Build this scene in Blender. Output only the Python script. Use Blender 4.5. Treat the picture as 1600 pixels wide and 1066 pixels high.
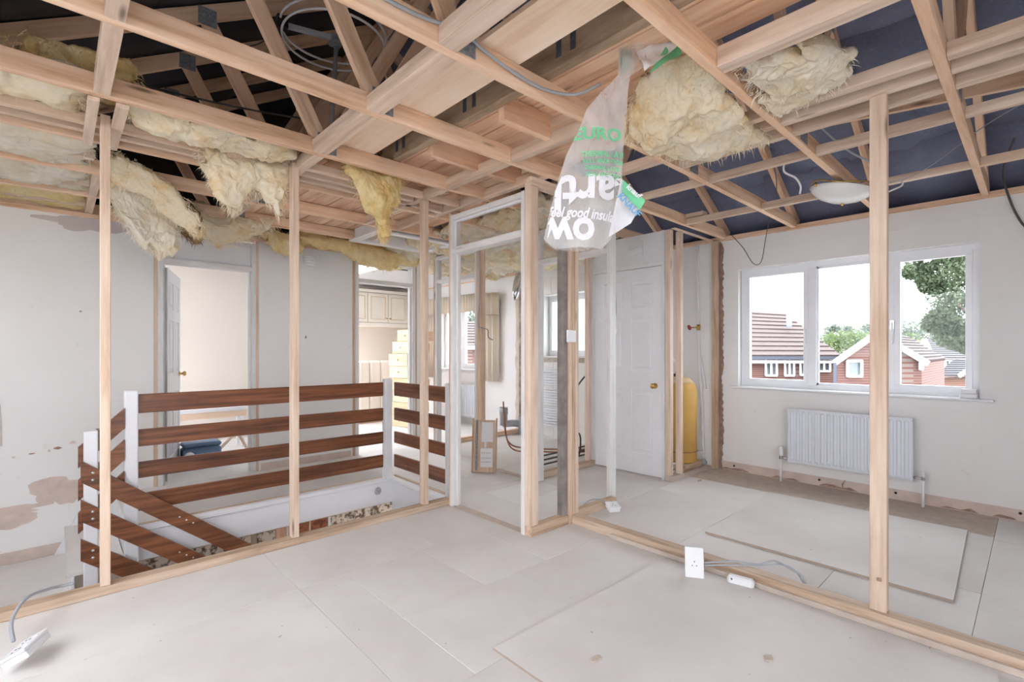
import bpy, bmesh, math, random
from mathutils import Vector, Matrix, noise
random.seed(7)
for o in list(bpy.data.objects): bpy.data.objects.remove(o)
S = bpy.context.scene
C = S.collection
# ---------------------------------------------------------------- camera, sky, exposure
# X runs along the stair partition, Y along the window wall, Z up; metres
YAW = math.radians(47.06); CAM_H = 1.23; FOC = 763.0
cam = bpy.data.cameras.new('camera'); camo = bpy.data.objects.new('camera', cam); C.objects.link(camo)
cam.sensor_width = 36.0; cam.lens = FOC/1600*36.0; cam.shift_y = 14.0/1600; cam.clip_start = 0.02; cam.clip_end = 300
camo.location = (0, 0, CAM_H); camo.rotation_euler = (math.pi/2, 0, YAW - math.pi/2)
S.camera = camo
w = bpy.data.worlds.new('overcast_sky'); S.world = w; w.use_nodes = True
bg = w.node_tree.nodes['Background']; bg.inputs[0].default_value = (0.93, 0.968, 1.05, 1); bg.inputs[1].default_value = 1.0
S.view_settings.view_transform = 'Standard'; S.view_settings.look = 'None'
S.view_settings.gamma = 1.0; S.view_settings.use_curve_mapping = False
S.view_settings.exposure = 3.05
# ---------------------------------------------------------------- materials
def newmat(name):
    m = bpy.data.materials.new(name); m.use_nodes = True
    nt = m.node_tree; b = nt.nodes['Principled BSDF']
    return m, nt, b
def sr(r, g, b):
    f = lambda c: (c/255/12.92) if c/255 <= .04045 else ((c/255+.055)/1.055)**2.4
    return (f(r), f(g), f(b), 1)
def coords(nt, scale, rnd=True):
    tc = nt.nodes.new('ShaderNodeTexCoord'); mp = nt.nodes.new('ShaderNodeMapping')
    mp.inputs['Scale'].default_value = scale
    nt.links.new(tc.outputs['Object'], mp.inputs['Vector'])
    if rnd:
        oi = nt.nodes.new('ShaderNodeObjectInfo'); mu = nt.nodes.new('ShaderNodeVectorMath'); mu.operation = 'MULTIPLY'
        mu.inputs[1].default_value = (37, 53, 71); nt.links.new(oi.outputs['Random'], mu.inputs[0])
        ad = nt.nodes.new('ShaderNodeVectorMath'); nt.links.new(mp.outputs[0], ad.inputs[0]); nt.links.new(mu.outputs[0], ad.inputs[1])
        return ad.outputs[0]
    return mp.outputs[0]
def ramp(nt, fac, stops):
    r = nt.nodes.new('ShaderNodeValToRGB'); e = r.color_ramp.elements
    while len(e) < len(stops): e.new(0.5)
    for i, (p, c) in enumerate(stops): e[i].position = p; e[i].color = c
    nt.links.new(fac, r.inputs[0]); return r.outputs[0]
def mix(nt, a, b, fac, mode='MIX'):
    n = nt.nodes.new('ShaderNodeMix'); n.data_type = 'RGBA'; n.blend_type = mode
    for s, v in ((n.inputs[0], fac), (n.inputs[6], a), (n.inputs[7], b)):
        if isinstance(v, (int, float, tuple)): s.default_value = v
        else: nt.links.new(v, s)
    return n.outputs[2]
def noi(nt, vec, scale=1.0, detail=4, rough=.6):
    n = nt.nodes.new('ShaderNodeTexNoise'); n.inputs['Scale'].default_value = scale
    n.inputs['Detail'].default_value = detail; n.inputs['Roughness'].default_value = rough
    nt.links.new(vec, n.inputs['Vector']); return n.outputs['Fac']
def bump(nt, b, h, strength=.2, dist=.01):
    n = nt.nodes.new('ShaderNodeBump'); n.inputs['Strength'].default_value = strength; n.inputs['Distance'].default_value = dist
    nt.links.new(h, n.inputs['Height']); nt.links.new(n.outputs[0], b.inputs['Normal'])
def plain(name, col, rough=.6, metal=0, var=.06, scale=6):
    m, nt, b = newmat(name); b.inputs['Roughness'].default_value = rough; b.inputs['Metallic'].default_value = metal
    n = noi(nt, coords(nt, (scale,)*3), 1, 5)
    d = tuple(c*(1-var*3) for c in col[:3])+(1,); l = tuple(min(1, c*(1+var)) for c in col[:3])+(1,)
    nt.links.new(ramp(nt, n, [(.25, d), (.6, col), (.8, l)]), b.inputs['Base Color']); return m
def wood(name, light, mid, dark, rough=.7, knots=True, grain=16, vary=.35):
    m, nt, b = newmat(name); b.inputs['Roughness'].default_value = rough
    v = coords(nt, (1.1, grain, grain))
    n = noi(nt, v, 1.6, 6, .62)
    col = ramp(nt, n, [(.28, dark), (.48, mid), (.66, light)])
    if knots:
        kv = coords(nt, (2.6, 13, 13)); vo = nt.nodes.new('ShaderNodeTexVoronoi'); vo.inputs['Scale'].default_value = .55
        nt.links.new(kv, vo.inputs['Vector'])
        k = ramp(nt, vo.outputs['Distance'], [(.035, (1, 1, 1, 1)), (.105, (0, 0, 0, 1))])
        col = mix(nt, col, tuple(c*.42 for c in dark[:3])+(1,), k)
    st = noi(nt, coords(nt, (3, 3, 3)), 1.1, 3)
    col = mix(nt, col, dark, ramp(nt, st, [(.55, (0, 0, 0, 1)), (.8, (vary, vary, vary, 1))]))
    oi = nt.nodes.new('ShaderNodeObjectInfo')
    tint = ramp(nt, oi.outputs['Random'], [(0, (.86, .82, .78, 1)), (.5, (1, 1, 1, 1)), (1, (1.0, .93, .86, 1))])
    nt.links.new(mix(nt, col, tint, 1.0, 'MULTIPLY'), b.inputs['Base Color'])
    bump(nt, b, n, .15, .004); return m
PINE = wood('planed_pine', sr(236, 216, 198), sr(222, 199, 178), sr(192, 164, 140))
PINE2 = wood('truss_pine', sr(252, 224, 198), sr(242, 206, 174), sr(208, 166, 130))
OLDPINE = wood('aged_pine', sr(222, 202, 182), sr(204, 180, 156), sr(158, 130, 106))
PLANK = wood('loft_plank_wood', sr(250, 220, 192), sr(240, 200, 168), sr(200, 156, 122), grain=10)
BOARD = wood('shuttering_board', sr(254, 234, 212), sr(250, 224, 196), sr(236, 200, 166), grain=9)
GREYWOOD = wood('weathered_plywood', sr(196, 178, 158), sr(168, 148, 126), sr(120, 98, 78), grain=5, knots=False)
RAIL = wood('varnished_hardwood', sr(150, 98, 66), sr(120, 74, 50), sr(72, 46, 34), rough=.32, knots=False, grain=22, vary=.6)
CREAMWOOD = wood('cream_drawer_wood', sr(232, 214, 182), sr(222, 202, 166), sr(206, 182, 142), knots=False)
PINKWOOD = wood('drawer_side_wood', sr(226, 190, 164), sr(212, 172, 146), sr(190, 146, 120), knots=False)
def chipped_white():
    m, nt, b = newmat('chipped_white_paint'); b.inputs['Roughness'].default_value = .5
    n = noi(nt, coords(nt, (3, 18, 18)), 1.2, 6, .7)
    nt.links.new(ramp(nt, n, [(.22, sr(150, 140, 130)), (.32, sr(214, 211, 208)), (.6, sr(232, 230, 228))]), b.inputs['Base Color']); return m
WHITEPAINT = chipped_white()
GLOSSWHITE = plain('white_gloss_paint', sr(236, 236, 238), .3, 0, .015)
UPVC = plain('white_upvc', sr(240, 241, 244), .3, 0, .01)
def plaster():
    m, nt, b = newmat('painted_plaster'); b.inputs['Roughness'].default_value = .85
    n = noi(nt, coords(nt, (.9, .9, .9)), 1, 4, .55); n2 = noi(nt, coords(nt, (9, 9, 9)), 1, 5, .6)
    c = ramp(nt, n, [(.3, sr(234, 231, 228)), (.7, sr(240, 238, 236))])
    c = mix(nt, c, sr(205, 195, 186), ramp(nt, n2, [(.66, (0, 0, 0, 1)), (.78, (.35, .35, .35, 1))]))
    nt.links.new(c, b.inputs['Base Color']); bump(nt, b, n2, .08, .004); return m
PLASTER = plaster()
CREAMWALL = plain('cream_emulsion', sr(232, 222, 210), .85, 0, .015, 1.2)
BAREPLASTER = plain('bare_pink_plaster', sr(218, 200, 188), .95, 0, .07, 7)
OLDPAINT = plain('old_grey_pink_paint', sr(205, 195, 192), .9, 0, .02, 5)
BOARDEDGE = plain('raw_board_edge', sr(178, 160, 146), .9, 0, .05, 12)
MORTAR = plain('rough_mortar', sr(170, 140, 122), .95, 0, .16, 26)
def floormat():
    m, nt, b = newmat('dusty_board'); b.inputs['Roughness'].default_value = .8
    n = noi(nt, coords(nt, (.8, .8, .8)), 1, 5, .6); n2 = noi(nt, coords(nt, (7, 7, 7)), 1, 6, .7); n3 = noi(nt, coords(nt, (26, 26, 26)), 1, 2, .5)
    c = ramp(nt, n, [(.3, sr(213, 206, 201)), (.55, sr(228, 223, 219)), (.75, sr(234, 230, 227))])
    c = mix(nt, c, sr(214, 196, 180), ramp(nt, n2, [(.6, (0, 0, 0, 1)), (.8, (.35, .35, .35, 1))]))
    c = mix(nt, c, sr(150, 130, 115), ramp(nt, n3, [(.76, (0, 0, 0, 1)), (.8, (.7, .7, .7, 1))]))
    nt.links.new(c, b.inputs['Base Color']); bump(nt, b, n2, .06, .003); return m
FLOOR = floormat()
DUSTY = plain('bare_chipboard', sr(206, 190, 176), .9, 0, .06, 12)
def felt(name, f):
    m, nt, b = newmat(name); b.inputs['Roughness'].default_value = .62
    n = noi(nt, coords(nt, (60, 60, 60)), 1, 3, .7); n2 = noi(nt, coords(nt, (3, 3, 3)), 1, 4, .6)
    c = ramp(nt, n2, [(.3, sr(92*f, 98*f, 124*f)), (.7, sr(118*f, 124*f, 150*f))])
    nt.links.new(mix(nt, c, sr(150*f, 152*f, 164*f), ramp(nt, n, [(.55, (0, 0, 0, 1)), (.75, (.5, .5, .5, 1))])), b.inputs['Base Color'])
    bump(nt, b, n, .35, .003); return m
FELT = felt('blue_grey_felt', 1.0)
FELTSHADE = felt('shade_darkened_felt', .36)  # same felt darkened: shade of the left loft put into its colour
def wool(name, a, bcol, c):
    m, nt, b = newmat(name); b.inputs['Roughness'].default_value = 1.0
    n = noi(nt, coords(nt, (4.2, 4.2, 4.2)), 1, 7, .72); n2 = noi(nt, coords(nt, (34, 34, 34)), 1, 4, .75)
    col = ramp(nt, n, [(.3, c), (.47, bcol), (.62, a)])
    col = mix(nt, col, tuple(x*.8 for x in bcol[:3])+(1,), ramp(nt, n2, [(.5, (0, 0, 0, 1)), (.75, (.4, .4, .4, 1))]))
    nt.links.new(col, b.inputs['Base Color']); bump(nt, b, n2, .5, .012)
    b.inputs['Subsurface Weight'].default_value = 0.0
    tr = nt.nodes.new('ShaderNodeBsdfTranslucent'); nt.links.new(col, tr.inputs[0]); ms = nt.nodes.new('ShaderNodeMixShader'); ms.inputs[0].default_value = .25
    nt.links.new(b.outputs[0], ms.inputs[1]); nt.links.new(tr.outputs[0], ms.inputs[2]); nt.links.new(ms.outputs[0], nt.nodes['Material Output'].inputs[0])
    return m
WOOL = wool('glass_wool', sr(255, 248, 228), sr(253, 238, 206), sr(236, 200, 132))
WOOLY = wool('deep_yellow_glass_wool', sr(252, 238, 196), sr(244, 220, 160), sr(226, 188, 112))
WOOLP = wool('pale_glass_wool', sr(255, 249, 236), sr(250, 240, 218), sr(242, 224, 186))
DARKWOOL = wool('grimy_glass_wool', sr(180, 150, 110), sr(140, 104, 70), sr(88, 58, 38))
def glassm(name, tint=(1, 1, 1, 1), gl=.06, rough=.0, bumpy=0):
    m, nt, b = newmat(name); nt.nodes.remove(b)
    t = nt.nodes.new('ShaderNodeBsdfTransparent'); t.inputs[0].default_value = tint
    g = nt.nodes.new('ShaderNodeBsdfGlossy'); g.inputs['Roughness'].default_value = rough
    if bumpy:
        n = noi(nt, coords(nt, (22, 22, 22)), 1, 3); bp = nt.nodes.new('ShaderNodeBump'); bp.inputs['Strength'].default_value = bumpy
        nt.links.new(n, bp.inputs['Height']); nt.links.new(bp.outputs[0], g.inputs['Normal'])
    ms = nt.nodes.new('ShaderNodeMixShader'); ms.inputs[0].default_value = gl
    nt.links.new(t.outputs[0], ms.inputs[1]); nt.links.new(g.outputs[0], ms.inputs[2]); nt.links.new(ms.outputs[0], nt.nodes['Material Output'].inputs[0]); return m
GLASS = glassm('clear_window_glass', (.97, .985, .98, 1), .01)
FARGLASS = plain('dark_reflective_glass', sr(120, 128, 130), .08, 0, .1, 3)
def frosted():
    m, nt, b = newmat('obscured_glass'); nt.nodes.remove(b)
    t = nt.nodes.new('ShaderNodeBsdfTransparent'); t.inputs[0].default_value = (.9, .95, .92, 1)
    d = nt.nodes.new('ShaderNodeBsdfTranslucent'); d.inputs[0].default_value = (.9, .93, .92, 1)
    n = noi(nt, coords(nt, (30, 30, 8)), 1, 3); ms = nt.nodes.new('ShaderNodeMixShader')
    nt.links.new(ramp(nt, n, [(.4, (.3, .3, .3, 1)), (.6, (.75, .75, .75, 1))]), ms.inputs[0])
    nt.links.new(t.outputs[0], ms.inputs[1]); nt.links.new(d.outputs[0], ms.inputs[2]); nt.links.new(ms.outputs[0], nt.nodes['Material Output'].inputs[0]); return m
FROST = frosted()
def plastic_film(name, col, opac):
    m, nt, b = newmat(name); b.inputs['Base Color'].default_value = col; b.inputs['Roughness'].default_value = .25
    t = nt.nodes.new('ShaderNodeBsdfTransparent'); ms = nt.nodes.new('ShaderNodeMixShader')
    n = noi(nt, coords(nt, (9, 9, 4)), 1, 4, .6)
    nt.links.new(ramp(nt, n, [(.35, (opac*.75,)*3+(1,)), (.7, (min(1, opac*1.3),)*3+(1,))]), ms.inputs[0])
    nt.links.new(t.outputs[0], ms.inputs[1]); nt.links.new(b.outputs[0], ms.inputs[2]); nt.links.new(ms.outputs[0], nt.nodes['Material Output'].inputs[0]); return m
FILM = plastic_film('clear_plastic_film', (.85, .84, .84, 1), .34)
FILMW = plastic_film('white_printed_film', (.88, .88, .9, 1), .8)
INKW = plain('white_ink', sr(238, 238, 242), .5, 0, .01)
INKG = plain('green_ink', sr(120, 214, 160), .5, 0, .03)
INKGD = plain('dark_green_ink', sr(20, 150, 90), .5, 0, .05)
INKB = plain('blue_ink', sr(110, 170, 215), .5, 0, .03)
STEEL = plain('galvanised_plate', sr(150, 154, 160), .5, .15, .2, 60)
DARKSTEEL = plain('galvanised_strap', sr(92, 98, 110), .5, .2, .2, 60)
CHROME = plain('chrome', sr(200, 200, 204), .2, .9, .02)
BRASS = plain('brass', sr(214, 180, 104), .25, .9, .03)
COPPER = plain('copper_pipe', sr(176, 126, 100), .4, .7, .1, 20)
GREYCABLE = plain('grey_cable_sheath', sr(170, 174, 180), .5, 0, .03)
DARKCABLE = plain('dark_cable_sheath', sr(78, 76, 78), .5, 0, .03)
WHITEPLASTIC = plain('white_plastic', sr(238, 238, 240), .35, 0, .02)
GREYPLASTIC = plain('grey_soil_pipe', sr(176, 180, 188), .5, 0, .05)
BLACKPLASTIC = plain('black_plastic', sr(40, 40, 44), .5, 0, .05)
REDPLASTIC = plain('red_valve_wheel', sr(190, 60, 60), .4, 0, .05)
FOAM = plain('yellow_tank_foam', sr(228, 184, 104), .7, 0, .05, 5)
FOAMTOP = plain('pale_tank_foam', sr(232, 204, 156), .7, 0, .04, 5)
BEDVINYL = plain('cream_padded_vinyl', sr(240, 232, 218), .5, 0, .02)
BLUE = plain('blue_grey_case', sr(96, 122, 150), .5, 0, .05)
OPAL = plain('opal_glass', sr(240, 240, 238), .25, 0, .01)
TILEWHITE = plain('white_wall_tile', sr(236, 232, 228), .2, 0, .015)
TILEDECOR = plain('mottled_border_tile', sr(196, 184, 168), .3, 0, .16, 60)
RADW = plain('radiator_enamel', sr(226, 230, 236), .35, 0, .01)
def speckle(name, a, b2, sc):
    m, nt, b = newmat(name); b.inputs['Roughness'].default_value = .8
    nt.links.new(ramp(nt, noi(nt, coords(nt, (sc,)*3), 1, 4, .6), [(.42, b2), (.52, a)]), b.inputs['Base Color']); return m
BLOCKWORK = plain('dark_blockwork', sr(62, 54, 50), .95, 0, .15, 12)
FLORAL = speckle('floral_wallpaper', sr(226, 214, 198), sr(110, 92, 74), 20)
RUSTY = speckle('brown_patterned_panel', sr(164, 100, 68), sr(120, 64, 42), 24)
def brickm(name, c1, c2, mort, sc):
    m, nt, b = newmat(name); b.inputs['Roughness'].default_value = .9
    tc = nt.nodes.new('ShaderNodeTexCoord'); br = nt.nodes.new('ShaderNodeTexBrick')
    br.inputs['Color1'].default_value = c1; br.inputs['Color2'].default_value = c2; br.inputs['Mortar'].default_value = mort
    br.inputs['Scale'].default_value = sc; br.inputs['Brick Width'].default_value = .45; br.inputs['Row Height'].default_value = .15; br.inputs['Mortar Size'].default_value = .018
    sx = nt.nodes.new('ShaderNodeSeparateXYZ'); cx = nt.nodes.new('ShaderNodeCombineXYZ'); ad = nt.nodes.new('ShaderNodeMath')
    nt.links.new(tc.outputs['Object'], sx.inputs[0]); nt.links.new(sx.outputs[0], ad.inputs[0]); nt.links.new(sx.outputs[1], ad.inputs[1])
    nt.links.new(ad.outputs[0], cx.inputs[0]); nt.links.new(sx.outputs[2], cx.inputs[1]); nt.links.new(cx.outputs[0], br.inputs['Vector'])
    nt.links.new(br.outputs['Color'], b.inputs['Base Color']); return m
BRICK = brickm('red_brickwork', sr(116, 80, 72), sr(106, 70, 64), sr(126, 112, 106), 2.0)
BRICK2 = brickm('orange_brickwork', sr(128, 90, 76), sr(118, 82, 68), sr(132, 118, 108), 2.0)
ROOFTILE = plain('brown_roof_tile', sr(94, 82, 79), .9, 0, .08, 14)
ROOFTILE2 = plain('grey_roof_tile', sr(84, 81, 83), .9, 0, .08, 14)
def leafm(name, a, b2):
    m, nt, b = newmat(name); b.inputs['Roughness'].default_value = .7
    c = ramp(nt, noi(nt, coords(nt, (2.2,)*3), 1, 4), [(.3, a), (.7, b2)]); nt.links.new(c, b.inputs['Base Color'])
    tr = nt.nodes.new('ShaderNodeBsdfTranslucent'); nt.links.new(c, tr.inputs[0]); ms = nt.nodes.new('ShaderNodeMixShader'); ms.inputs[0].default_value = .35
    nt.links.new(b.outputs[0], ms.inputs[1]); nt.links.new(tr.outputs[0], ms.inputs[2]); nt.links.new(ms.outputs[0], nt.nodes['Material Output'].inputs[0]); return m
CURTAIN = leafm('beige_curtain', sr(250, 238, 222), sr(255, 247, 234))
LEAF = leafm('oak_leaf', sr(70, 84, 60), sr(100, 112, 84))
LEAF2 = leafm('hedge_leaf', sr(80, 98, 58), sr(110, 126, 78))
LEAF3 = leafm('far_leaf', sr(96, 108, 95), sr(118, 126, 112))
GRASS = plain('pale_paving', sr(150, 146, 142), .95, 0, .1, 2)
# ---------------------------------------------------------------- builders
def link(name, me, mat, parent=None, loc=None):
    o = bpy.data.objects.new(name, me); C.objects.link(o)
    if mat is not None: o.data.materials.append(mat)
    if loc is not None: o.location = loc
    if parent is not None:
        o.parent = parent; o.matrix_parent_inverse = world(parent).inverted()
    return o
def world(o):
    m = o.matrix_basis.copy()
    if o.parent: m = world(o.parent) @ o.matrix_parent_inverse @ m
    return m
def thing(name, label, cat, loc=(0, 0, 0), group=None, kind=None):
    o = bpy.data.objects.new(name, None); C.objects.link(o); o.location = loc; o.empty_display_size = .05
    if label: o['label'] = label
    if cat: o['category'] = cat
    if group: o['group'] = group
    if kind: o['kind'] = kind
    return o
def tag(o, label, cat, group=None):
    o['label'] = label; o['category'] = cat
    if group: o['group'] = group
    return o
def struct(o, label=None):
    o['kind'] = 'structure'
    if label: o['label'] = label
    return o
def sempty(name, loc=(0, 0, 0), label=None):
    o = thing(name, label, None, loc, None, 'structure'); return o
def boxbm(bm, l, wd, h, bev=0.0, M=None):
    r = bmesh.ops.create_cube(bm, size=1.0)
    bmesh.ops.scale(bm, vec=(l, wd, h), verts=r['verts'])
    if bev:
        es = list({e for v in r['verts'] for e in v.link_edges})
        rr = bmesh.ops.bevel(bm, geom=es, offset=bev, segments=1, affect='EDGES'); vs = list({v for f in rr['faces'] for v in f.verts} | {v for v in r['verts'] if v.is_valid})
    else: vs = r['verts']
    if M is not None: bmesh.ops.transform(bm, matrix=M, verts=vs)
def mesh_of(bm, name, smooth=False):
    me = bpy.data.meshes.new(name); bm.to_mesh(me); bm.free()
    if smooth:
        for p in me.polygons: p.use_smooth = True
    return me
def box(name, x, y, z, mat, parent=None, bev=.0015):
    """box between two corners; local X lies along its longest side so that grain follows it"""
    d = [abs(x[1]-x[0]), abs(y[1]-y[0]), abs(z[1]-z[0])]
    c = Vector(((x[0]+x[1])/2, (y[0]+y[1])/2, (z[0]+z[1])/2)); k = d.index(max(d))
    bm = bmesh.new(); bev = min(bev, min(d)*.3)
    if k == 0: boxbm(bm, d[0], d[1], d[2], bev); R = Matrix.Identity(4)
    elif k == 1: boxbm(bm, d[1], d[0], d[2], bev); R = Matrix.Rotation(math.pi/2, 4, 'Z')
    else: boxbm(bm, d[2], d[1], d[0], bev); R = Matrix.Rotation(-math.pi/2, 4, 'Y')
    o = link(name, mesh_of(bm, name), mat)
    o.matrix_basis = Matrix.Translation(c) @ R
    if parent is not None: o.parent = parent; o.matrix_parent_inverse = world(parent).inverted()
    return o
def beam(name, p0, p1, wd, h, mat, parent=None, side=None, bev=.0015):
    """bar from p0 to p1; wd is its size across (horizontal), h its depth"""
    p0 = Vector(p0); p1 = Vector(p1); ax = (p1-p0); L = ax.length; ax.normalize()
    s = Vector(side) if side else Vector((0, 0, 1)).cross(ax)
    if s.length < 1e-4: s = Vector((0, 1, 0))
    s = (s - ax*s.dot(ax)).normalized(); u = ax.cross(s)
    bm = bmesh.new(); boxbm(bm, L, wd, h, min(bev, wd*.3, h*.3))
    o = link(name, mesh_of(bm, name), mat)
    M = Matrix((ax, s, u)).transposed().to_4x4(); M.translation = (p0+p1)/2
    o.matrix_basis = M
    if parent is not None: o.parent = parent; o.matrix_parent_inverse = world(parent).inverted()
    return o
def poly(name, pts, mat, parent=None, thick=None):
    """flat polygon (list of 3D points), given real thickness along thick vector"""
    bm = bmesh.new(); vs = [bm.verts.new(p) for p in pts]; f = bm.faces.new(vs)
    if thick is not None:
        r = bmesh.ops.extrude_face_region(bm, geom=[f]); bmesh.ops.translate(bm, vec=thick, verts=[v for v in r['geom'] if isinstance(v, bmesh.types.BMVert)])
    bmesh.ops.recalc_face_normals(bm, faces=bm.faces)
    return link(name, mesh_of(bm, name), mat, parent)
def lathe(name, prof, mat, parent=None, loc=(0, 0, 0), n=24, rot=None, smooth=True):
    bm = bmesh.new(); rings = []
    for r, z in prof: rings.append([bm.verts.new((r*math.cos(2*math.pi*i/n), r*math.sin(2*math.pi*i/n), z)) for i in range(n)])
    for a, b in zip(rings, rings[1:]):
        for i in range(n): bm.faces.new((a[i], a[(i+1) % n], b[(i+1) % n], b[i]))
    if prof[0][0] > 1e-4: bm.faces.new(rings[0][::-1])
    if prof[-1][0] > 1e-4: bm.faces.new(rings[-1])
    bmesh.ops.remove_doubles(bm, verts=bm.verts, dist=1e-5); bmesh.ops.recalc_face_normals(bm, faces=bm.faces)
    o = link(name, mesh_of(bm, name, smooth), mat)
    o.matrix_basis = Matrix.Translation(loc) @ (rot if rot is not None else Matrix.Identity(4))
    if parent is not None: o.parent = parent; o.matrix_parent_inverse = world(parent).inverted()
    return o
def smoothpts(pts, k=6):
    P = [Vector(p) for p in pts]
    if len(P) < 3: return P
    out = []
    for i in range(len(P)-1):
        a = P[max(0, i-1)]; b = P[i]; c = P[i+1]; d = P[min(len(P)-1, i+2)]
        for j in range(k):
            t = j/k; out.append(.5*((2*b)+(c-a)*t+(2*a-5*b+4*c-d)*t*t+(3*b-a-3*c+d)*t**3))
    return out+[P[-1]]
def tube(name, pts, r, mat, parent=None, n=8, smooth=True, k=6, closed=False):
    P = smoothpts(pts, k) if smooth else [Vector(p) for p in pts]
    bm = bmesh.new(); rings = []; up = Vector((0, 0, 1)); prev = None
    for i, p in enumerate(P):
        t = (P[min(i+1, len(P)-1)]-P[max(i-1, 0)]).normalized()
        s = prev - t*prev.dot(t) if prev is not None else t.cross(up if abs(t.z) < .9 else Vector((1, 0, 0)))
        s.normalize(); prev = s; u = t.cross(s)
        rings.append([bm.verts.new(p+r*(s*math.cos(2*math.pi*j/n)+u*math.sin(2*math.pi*j/n))) for j in range(n)])
    for a, b in zip(rings, rings[1:]):
        for j in range(n): bm.faces.new((a[j], a[(j+1) % n], b[(j+1) % n], b[j]))
    bm.faces.new(rings[0][::-1]); bm.faces.new(rings[-1]); bmesh.ops.recalc_face_normals(bm, faces=bm.faces)
    return link(name, mesh_of(bm, name, True), mat, parent)
def fbm(p, s, o=4): return noise.fractal(Vector(p)*s, 1.0, 2.0, o)
def batt(name, label, grid, thick, mat, amp=.05, nu=80, nv=56, rag=.05, seed=0, fibres=260, flen=.05, cat='insulation', group='glass wool insulation'):
    """lumpy slab of glass wool over a patch of control points grid[v][u]; thick both sides, ragged edge, loose fibres as a part"""
    G = [[Vector(p) for p in row] for row in grid]
    def cr(a, b, c, d, t): return .5*((2*b)+(c-a)*t+(2*a-5*b+4*c-d)*t*t+(3*b-a-3*c+d)*t**3)
    def row(r, u):
        m = len(r)-1; x = min(max(u, 0), 1)*m; i = min(int(x), m-1); t = x-i
        if m == 1: return r[0].lerp(r[1], t)
        a = r[i-1] if i > 0 else 2*r[0]-r[1]; d = r[i+2] if i+2 <= m else 2*r[m]-r[m-1]
        return cr(a, r[i], r[i+1], d, t)
    def surf(u, v): return row([row(r, u) for r in G], v)
    off = Vector((seed*7.3, seed*3.1, seed*5.7)); bm = bmesh.new(); top = []; bot = []
    eu = lambda u, v: rag*fbm(off+Vector((u*9, v*9, 1)), 1.0)
    for j in range(nv+1):
        tr, br = [], []
        for i in range(nu+1):
            u = i/nu; v = j/nv
            p = surf(u, v); du = surf(min(u+.02, 1), v)-surf(max(u-.02, 0), v); dv = surf(u, min(v+.02, 1))-surf(u, max(v-.02, 0))
            n = du.cross(dv); n = n.normalized() if n.length > 1e-9 else Vector((0, 0, 1))
            e = min(u, 1-u)*nu; e2 = min(v, 1-v)*nv; ee = min(e, e2)
            th = thick*.5*min(1, .25+.25*ee)
            q = p+off
            side = du.normalized()*fbm(q, 9, 3)*rag*.6 + dv.normalized()*fbm(q+Vector((9, 2, 4)), 9, 3)*rag*.6
            if ee < 1: side += du.normalized()*(1 if u > .5 else -1)*fbm(q, 14, 2)*rag*.9*(e < 1) + dv.normalized()*(1 if v > .5 else -1)*fbm(q+Vector((3, 3, 3)), 14, 2)*rag*.9*(e2 < 1)
            d1 = amp*fbm(q, 5, 5)+amp*.5*abs(fbm(q, 13, 4))+amp*.12*abs(fbm(q, 34, 3)); d2 = amp*fbm(q+Vector((5, 5, 5)), 5, 5)+amp*.5*abs(fbm(q+Vector((1, 7, 2)), 13, 4))+amp*.12*abs(fbm(q+Vector((4, 1, 2)), 34, 3))
            tr.append(bm.verts.new(p+side+n*(th+d1))); br.append(bm.verts.new(p+side-n*(th+d2)))
        top.append(tr); bot.append(br)
    for j in range(nv):
        for i in range(nu):
            bm.faces.new((top[j][i], top[j][i+1], top[j+1][i+1], top[j+1][i])); bm.faces.new((bot[j][i], bot[j+1][i], bot[j+1][i+1], bot[j][i+1]))
    for i in range(nu):
        bm.faces.new((top[0][i], bot[0][i], bot[0][i+1], top[0][i+1])); bm.faces.new((top[nv][i+1], bot[nv][i+1], bot[nv][i], top[nv][i]))
    for j in range(nv):
        bm.faces.new((top[j+1][0], bot[j+1][0], bot[j][0], top[j][0])); bm.faces.new((top[j][nu], bot[j][nu], bot[j+1][nu], top[j+1][nu]))
    bmesh.ops.recalc_face_normals(bm, faces=bm.faces)
    cen = surf(.5, .5).copy(); o = link(name, mesh_of(bm, name, True), mat); tag(o, label, cat, group)
    rnd = random.Random(seed+11); fb = bmesh.new()
    for _ in range(fibres*3):
        if rnd.random() < .7:
            u, v = (rnd.random(), rnd.choice((0, 1))) if rnd.random() < .5 else (rnd.choice((0, 1)), rnd.random())
        else: u, v = rnd.random(), rnd.random()
        p = surf(u, v)+Vector([rnd.uniform(-1, 1)*thick*.4 for _ in range(3)])
        out = (p-cen); out = out.normalized() if out.length > 1e-6 else Vector((0, 0, -1))
        d = (out*.7+Vector((rnd.uniform(-1, 1), rnd.uniform(-1, 1), rnd.uniform(-1.2, .4)))).normalized()*flen*rnd.uniform(.25, 1.0)
        s = d.cross(Vector((rnd.uniform(-1, 1), rnd.uniform(-1, 1), rnd.uniform(-1, 1)))).normalized()*rnd.uniform(.0008, .0032)
        m_ = p+d*.55+Vector((0, 0, -flen*.12)); e_ = p+d+Vector((0, 0, -flen*.4))
        a, b = fb.verts.new(p-s), fb.verts.new(p+s); c, dd = fb.verts.new(m_+s*.6), fb.verts.new(m_-s*.6); t = fb.verts.new(e_)
        fb.faces.new((a, b, c, dd)); fb.faces.new((dd, c, t))
    f = link('loose_fibres', mesh_of(fb, 'loose_fibres'), mat, o); f['kind'] = 'stuff'
    return o
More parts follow.
